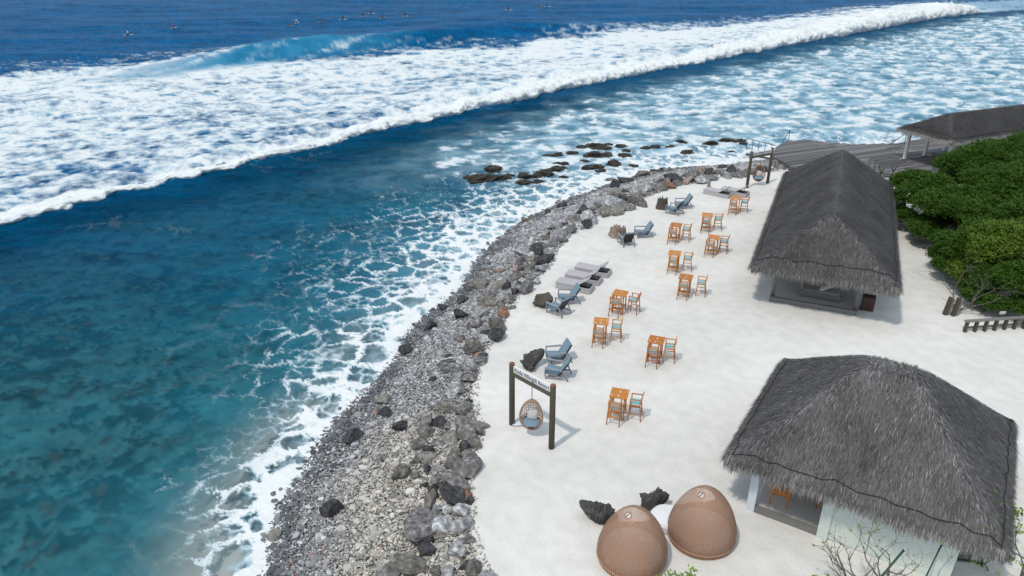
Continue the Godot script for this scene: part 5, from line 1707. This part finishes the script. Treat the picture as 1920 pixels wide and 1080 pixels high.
# ------------------------------------------------------------------ all together
func _ready() -> void:
	var cam := Camera3D.new()
	cam.name = "camera"
	cam.position = Vector3(0, 17.5, 0)
	cam.rotation_degrees = Vector3(-25.5, 0, 0)
	cam.fov = 42.19
	cam.far = 6000.0
	add_child(cam)
	var sky := ProceduralSkyMaterial.new()
	sky.sky_top_color = Color(0.69, 0.74, 0.79)
	sky.sky_horizon_color = Color(0.83, 0.85, 0.865)
	sky.ground_horizon_color = Color(0.6, 0.7, 0.78)
	sky.ground_bottom_color = Color(0.2, 0.35, 0.45)
	sky.sky_energy_multiplier = 1.2
	sky.sky_curve = 0.2
	var env := Environment.new()
	env.background_mode = Environment.BG_SKY
	env.sky = Sky.new()
	env.sky.sky_material = sky
	env.tonemap_mode = Environment.TONE_MAPPER_LINEAR
	env.tonemap_exposure = 0.96
	env.sdfgi_enabled = true
	env.ssao_enabled = true
	env.ssil_enabled = true
	var we := WorldEnvironment.new()
	we.name = "environment"
	we.environment = env
	add_child(we)
	var sun := DirectionalLight3D.new()
	sun.name = "sun"
	sun.light_energy = 0.7
	sun.light_color = Color(1.0, 0.96, 0.9)
	sun.light_angular_distance = 2.5
	sun.shadow_enabled = true
	add_child(sun)
	sun.look_at_from_position(Vector3(-1.12, 2.84, 1.16), Vector3.ZERO)

	prepare_thatch()
	prepare_materials()
	prepare_leaves()
	chart()
	build_sea()
	build_breaker()
	build_sea_floor()
	build_sand()
	build_pebbles()
	build_stones()
	hut_long()
	hut_square()
	deck_and_pavilion()
	fence()

	# ---- swings
	swing(Vector3(0.0, 0, -24.24), Vector3(1.48, 0, -22.73), "near timber swing frame with white name board beside the rocks", "brown wicker egg chair hanging in the near swing frame", 1.0, deg_to_rad(-12))
	swing(Vector3(17.8, 0, -54.34), Vector3(19.68, 0, -55.4), "far timber swing frame with white name board near the deck", "brown wicker egg chair hanging in the far swing frame", 1.0, deg_to_rad(-14))

	# ---- bar tables, each with two chairs: x, z, turn, then the chairs' places
	var ordinal := ["first", "second", "third", "fourth", "fifth", "sixth", "seventh", "eighth", "ninth", "tenth"]
	var sets := [[4.25, -24.84, -17, -0.07, 0.54, 0.66, -0.06], [6.46, -29.12, -20, -0.04, 0.54, 0.6, -0.16], [4.18, -30.89, -10, -0.07, 0.54, 0.72, -0.2], [5.47, -33.93, -24, -0.06, 0.54, 0.7, -0.16], [9.21, -35.93, -20, -0.03, 0.54, 0.82, -0.22], [9.25, -39.13, -17, -0.009999999999999998, 0.54, 0.74, -0.17], [12.1, -41.68, -20, -0.13, 0.54, 0.6, -0.26], [10.23, -43.67, -21, -0.09, 0.54, 0.64, -0.24], [12.64, -45.57, -16, -0.06, 0.54, 0.7, -0.2], [15.4, -48.95, -18, -0.13, 0.54, 0.6, -0.2]]
	var woods := [teak, grain_mat([Color(0.28, 0.085, 0.012), Color(0.44, 0.15, 0.022), Color(0.54, 0.21, 0.04)], Vector3(3, 3, 3), 0.55, 0.03, false, 92), grain_mat([Color(0.34, 0.12, 0.02), Color(0.52, 0.21, 0.04), Color(0.6, 0.27, 0.065)], Vector3(3, 3, 3), 0.6, 0.03, false, 93)]
	var table0: Node3D
	var chair0: Node3D
	for i in sets.size():
		var d: Array = sets[i]
		var turn := deg_to_rad(d[2])
		var frame := Transform3D(Basis(Vector3.UP, turn), Vector3(d[0], 0.0, d[1]))
		var on := func(p: Vector3) -> Vector3:
			var q: Vector3 = frame * p
			q.y = sand_height(q.x, q.z) - 0.01
			return q
		var tl: String = "square orange teak bar table, %s of ten counted from the wicker pods" % ordinal[i]
		var c1: String = "orange bar chair with back to camera at %s bar table from wicker pods" % ordinal[i]
		var c2: String = "orange bar chair on the right side of %s bar table from wicker pods" % ordinal[i]
		if i == 0:
			table0 = build_table()
			table0.transform = Transform3D(Basis(Vector3.UP, turn), on.call(Vector3.ZERO))
			tag(table0, tl, "table", "teak bar tables on the sand")
			chair0 = build_chair()
			chair0.transform = Transform3D(Basis(Vector3.UP, turn), on.call(Vector3(d[3], 0, d[4])))
			tag(chair0, c1, "chair", "teak bar chairs on the sand")
		else:
			copy(table0, on.call(Vector3.ZERO), turn, tl)
			copy(chair0, on.call(Vector3(d[3], 0, d[4])), turn + 0.06 * sin(i * 2.0), c1)
		var last := copy(chair0, on.call(Vector3(d[5], 0, d[6])), turn + PI / 2.0 + 0.1 * sin(i * 1.7), c2)
		weather(last, woods[(i * 2 + 1) % 3])
		if i > 0:
			weather(get_child(last.get_index() - 1), woods[(i + i / 3) % 3])
			weather(get_child(last.get_index() - 2), woods[i % 3])

	# ---- blue lounge chairs in pairs
	var lounge := [[2.02, -29.05, 104, "rear blue cushioned lounge chair beside the near swing and dark driftwood"], [1.92, -27.75, 74, "front blue cushioned lounge chair right behind the near swing's name board"], [2.9, -34.95, 100, "blue lounge chair nearest the three grey loungers"], [2.3, -33.85, 48, "blue lounge chair turned with its back to camera below the three loungers"], [8.3, -44.4, 98, "blue lounge chair facing left beside the pale tree stump"], [7.05, -43.05, 14, "blue lounge chair with its back to camera at the pale tree stump"], [11.95, -49.8, 98, "rear one of the two farthest blue lounge chairs"], [11.1, -48.65, 52, "front one of the two farthest blue lounge chairs"]]
	var lounge0 := build_lounge_chair()
	for i in lounge.size():
		var d: Array = lounge[i]
		var p := Vector3(d[0], sand_height(d[0], d[1]) - 0.01, d[1])
		if i == 0:
			lounge0.position = p
			lounge0.rotation.y = deg_to_rad(d[2])
			tag(lounge0, d[3], "lounge chair", "blue lounge chairs in pairs")
		else: copy(lounge0, p, deg_to_rad(d[2]), d[3])

	# ---- sun loungers
	var beds := [[3.42, -36.6, -25, "nearest of three grey sun loungers side by side"], [3.98, -37.65, -25, "middle one of three grey sun loungers side by side"], [4.6, -38.7, -25, "farthest of three grey sun loungers side by side"], [15.15, -52.6, -38, "left one of two grey loungers below the far swing"], [16.5, -52.9, -38, "right one of two grey loungers below the far swing"]]
	var bed0 := build_lounger()
	for i in beds.size():
		var d: Array = beds[i]
		var p := Vector3(d[0], sand_height(d[0], d[1]) - 0.01, d[1])
		if i == 0:
			bed0.position = p
			bed0.rotation.y = deg_to_rad(d[2])
			tag(bed0, d[3], "sun lounger", "grey sun loungers")
		else: copy(bed0, p, deg_to_rad(d[2]), d[3])

	# ---- driftwood
	var black_drift := grain_mat([Color(0.012, 0.012, 0.013), Color(0.04, 0.038, 0.037), Color(0.13, 0.125, 0.12)], Vector3(1, 1, 1), 0.6, 0.02, false, 121)
	var brown_drift := grain_mat([Color(0.025, 0.022, 0.02), Color(0.07, 0.06, 0.052), Color(0.16, 0.14, 0.12)], Vector3(1.5, 1.5, 1.5), 0.85, 0.02, false, 122)
	var pale_drift := grain_mat([Color(0.07, 0.04, 0.03), Color(0.26, 0.2, 0.16), Color(0.5, 0.45, 0.4)], Vector3(2, 0.6, 2), 0.85, 0.02, false, 123)
	var drift := [[0.78, -28.35, 0.47, 1.0, black_drift, "black gnarled driftwood table behind the near swing frame"], [1.45, -34.75, 0.52, 0.8, brown_drift, "brown driftwood stump left of the second blue chair pair"], [6.75, -44.35, 0.62, 1.0, pale_drift, "pale split tree stump beside two blue chairs"], [10.5, -49.65, 0.52, 1.3, brown_drift, "round dark stump left of the farthest blue chairs"], [2.9, -18.95, 0.5, 1.05, black_drift, "black driftwood stump left of the near wicker pod"], [4.8, -19.6, 0.5, 1.0, black_drift, "black driftwood stump behind the gap between wicker pods"]]
	for i in drift.size():
		var d: Array = drift[i]
		var o := part("driftwood_stump", stump_mesh(740 + i, d[2] * 0.8, d[2] * d[3]) if i in [2, 3] else driftwood_mesh(700 + i * 3, d[2], d[3]), d[4], self)
		o.position = Vector3(d[0], sand_height(d[0], d[1]) - 0.03, d[1])
		tag(o, d[5], "driftwood", "driftwood stumps used as tables")

	# ---- wicker pods
	pod(Vector3(3.7, 0.0, -17.3), deg_to_rad(95), "left wicker dome pod cut by the bottom edge of the picture")
	pod(Vector3(6.05, 0.0, -18.2), deg_to_rad(100), "right wicker dome pod standing nearer the square hut")
	var cushion := thing("round_cushion", Vector3(5.05, 0.0, -18.75))
	tag(cushion, "round white cushion table peeping out between the wicker pods", "cushion")
	part("pad", lathe_mesh([Vector2(0, 0.0), Vector2(0.5, 0.0), Vector2(0.55, 0.1), Vector2(0.55, 0.3), Vector2(0.5, 0.38), Vector2(0, 0.4)], 32), plain_mat(0.72, 0.74, 0.78, 0.8), cushion)
	part("piping", lathe_mesh([Vector2(0.552, 0.27), Vector2(0.565, 0.285), Vector2(0.552, 0.3)], 32), plain_mat(0.6, 0.62, 0.66, 0.8), cushion)
	var stub := thing("short_post", Vector3(14.93, 0, -54.5))
	tag(stub, "short grey timber stub standing in the sand behind the loungers", "post")
	part("timber", tube_mesh([Vector3(0, -0.1, 0), Vector3(0.02, 0.5, 0)], [0.12, 0.1], 8), grey_wood, stub)
	var cloth := begin()
	var cn := noise(2.5, 77, 3)
	for i in 10:
		for j in 10:
			var q := []
			for k in [[0, 0], [0, 1], [1, 1], [1, 0]]:
				var x: float = (i + k[0]) * 0.04
				var zz: float = (j + k[1]) * 0.03
				q.append(Vector3(x, 0.05 + 0.07 * cn.get_noise_2d(x * 3.0, zz * 3.0), zz))
			quad(cloth, q[0], q[1], q[2], q[3])
	var rag := part("crumpled_cloth", smooth(cloth), plain_mat(0.62, 0.68, 0.74, 0.8), self)
	rag.position = Vector3(0.02, 0.02, -24.35)
	tag(rag, "crumpled white cloth lying at the foot of the near swing post", "cloth")

	# ---- plants
	var dark := Color(0.036, 0.09, 0.009)
	var green := Color(0.052, 0.118, 0.014)
	var trees := [[26.9, -46.9, 3.1, 2.7], [32.6, -50.6, 4.0, 3.0], [27.3, -42.6, 3.4, 2.7], [31.6, -45.2, 4.1, 3.2], [37.0, -53.0, 4.2, 3.2], [36.2, -48.0, 4.4, 3.3], [25.9, -38.0, 3.0, 2.4], [30.2, -40.2, 3.9, 3.0], [25.2, -34.6, 2.4, 1.9], [35.0, -42.0, 4.4, 3.3]]
	var tree_names := ["dark green bushy tree nearest the long hut's right side", "dark green bushy tree just below the deck pavilion", "dark green bushy tree edging the sand path by the long hut", "dark green bushy tree in the middle of the thicket", "dark green bushy tree hiding the pavilion's front posts", "dark green bushy tree at the right edge below the pavilion", "dark green bushy tree behind the dead tree", "dark green bushy tree behind the lighter yellowish one", "low dark green bush behind the timber fence", "dark green bushy tree filling the right edge of the thicket"]
	for i in trees.size():
		var d: Array = trees[i]
		tree("bushy_tree", Vector3(d[0], 0, d[1]), d[2] * 1.14, d[3], dark, green, 9500, 900 + i, tree_names[i], "dark green trees of the thicket", 0.145)
	tree("light_tree", Vector3(26.0, 0, -36.2), 4.3, 2.4, Color(0.075, 0.14, 0.016), Color(0.115, 0.175, 0.024), 4200, 950, "lighter green tree with loose foliage at the right edge above the fence", "yellowish green trees", 0.18)
	tree("light_tree", Vector3(28.6, 0, -37.6), 4.2, 2.0, Color(0.07, 0.13, 0.016), Color(0.105, 0.165, 0.024), 3600, 951, "lighter green tree half out of the picture above the fence", "yellowish green trees", 0.18)
	bare_tree(Vector3(22.6, 0, -33.9), 3.0, Vector3(0.25, 0, -0.1), 961, "dead grey leafless tree rising from the two leaning posts", 4, 0)
	bare_tree(Vector3(11.0, 0, -15.6), 2.8, Vector3(-0.1, 0, -0.25), 962, "bare branching tree in front of the square hut's mint wall", 4, 40)
	bare_tree(Vector3(10.2, 0, -15.9), 2.6, Vector3(-0.3, 0, -0.2), 963, "smaller bare shrub left before the mint wall", 3, 16)
	bare_tree(Vector3(14.9, 0, -15.9), 3.4, Vector3(0.0, 0, -0.3), 964, "bare tangled tree at the bottom right corner beside the hut", 4, 90)
	shrub(Vector3(4.85, 0, -15.45), 0.78, 0.8, 971, "leafy green shrub tip below the gap between the pods")
	shrub(Vector3(9.2, 0, -15.5), 0.8, 0.8, 972, "small leafy green shrub at the bottom edge left of bare tree")
	shrub(Vector3(14.4, 0, -16.9), 2.0, 1.2, 973, "dark leafy shrub under the square hut's right eave corner")
	for k in 2:
		var pole := thing("green_pole", [Vector3(10.2, 0, -15.7), Vector3(11.9, 0, -15.9)][k])
		tag(pole, ["thick green pole leaning behind the bare tree", "thin green pole leaning right of the bare tree"][k], "pole", "green poles leaning by the hut")
		part("pipe", tube_mesh([Vector3(0, 0, 0), Vector3(1.1 - 0.5 * k, 1.35, -0.5)], [0.035 - 0.012 * k], 8), plain_mat(0.01, 0.07, 0.035, 0.5), pole)
		part("end_cap", tube_mesh([Vector3(1.1 - 0.5 * k, 1.35, -0.5), Vector3(1.13 - 0.5 * k, 1.38, -0.51)], [0.04 - 0.012 * k], 8), black_mesh, pole)
	build_surfers()
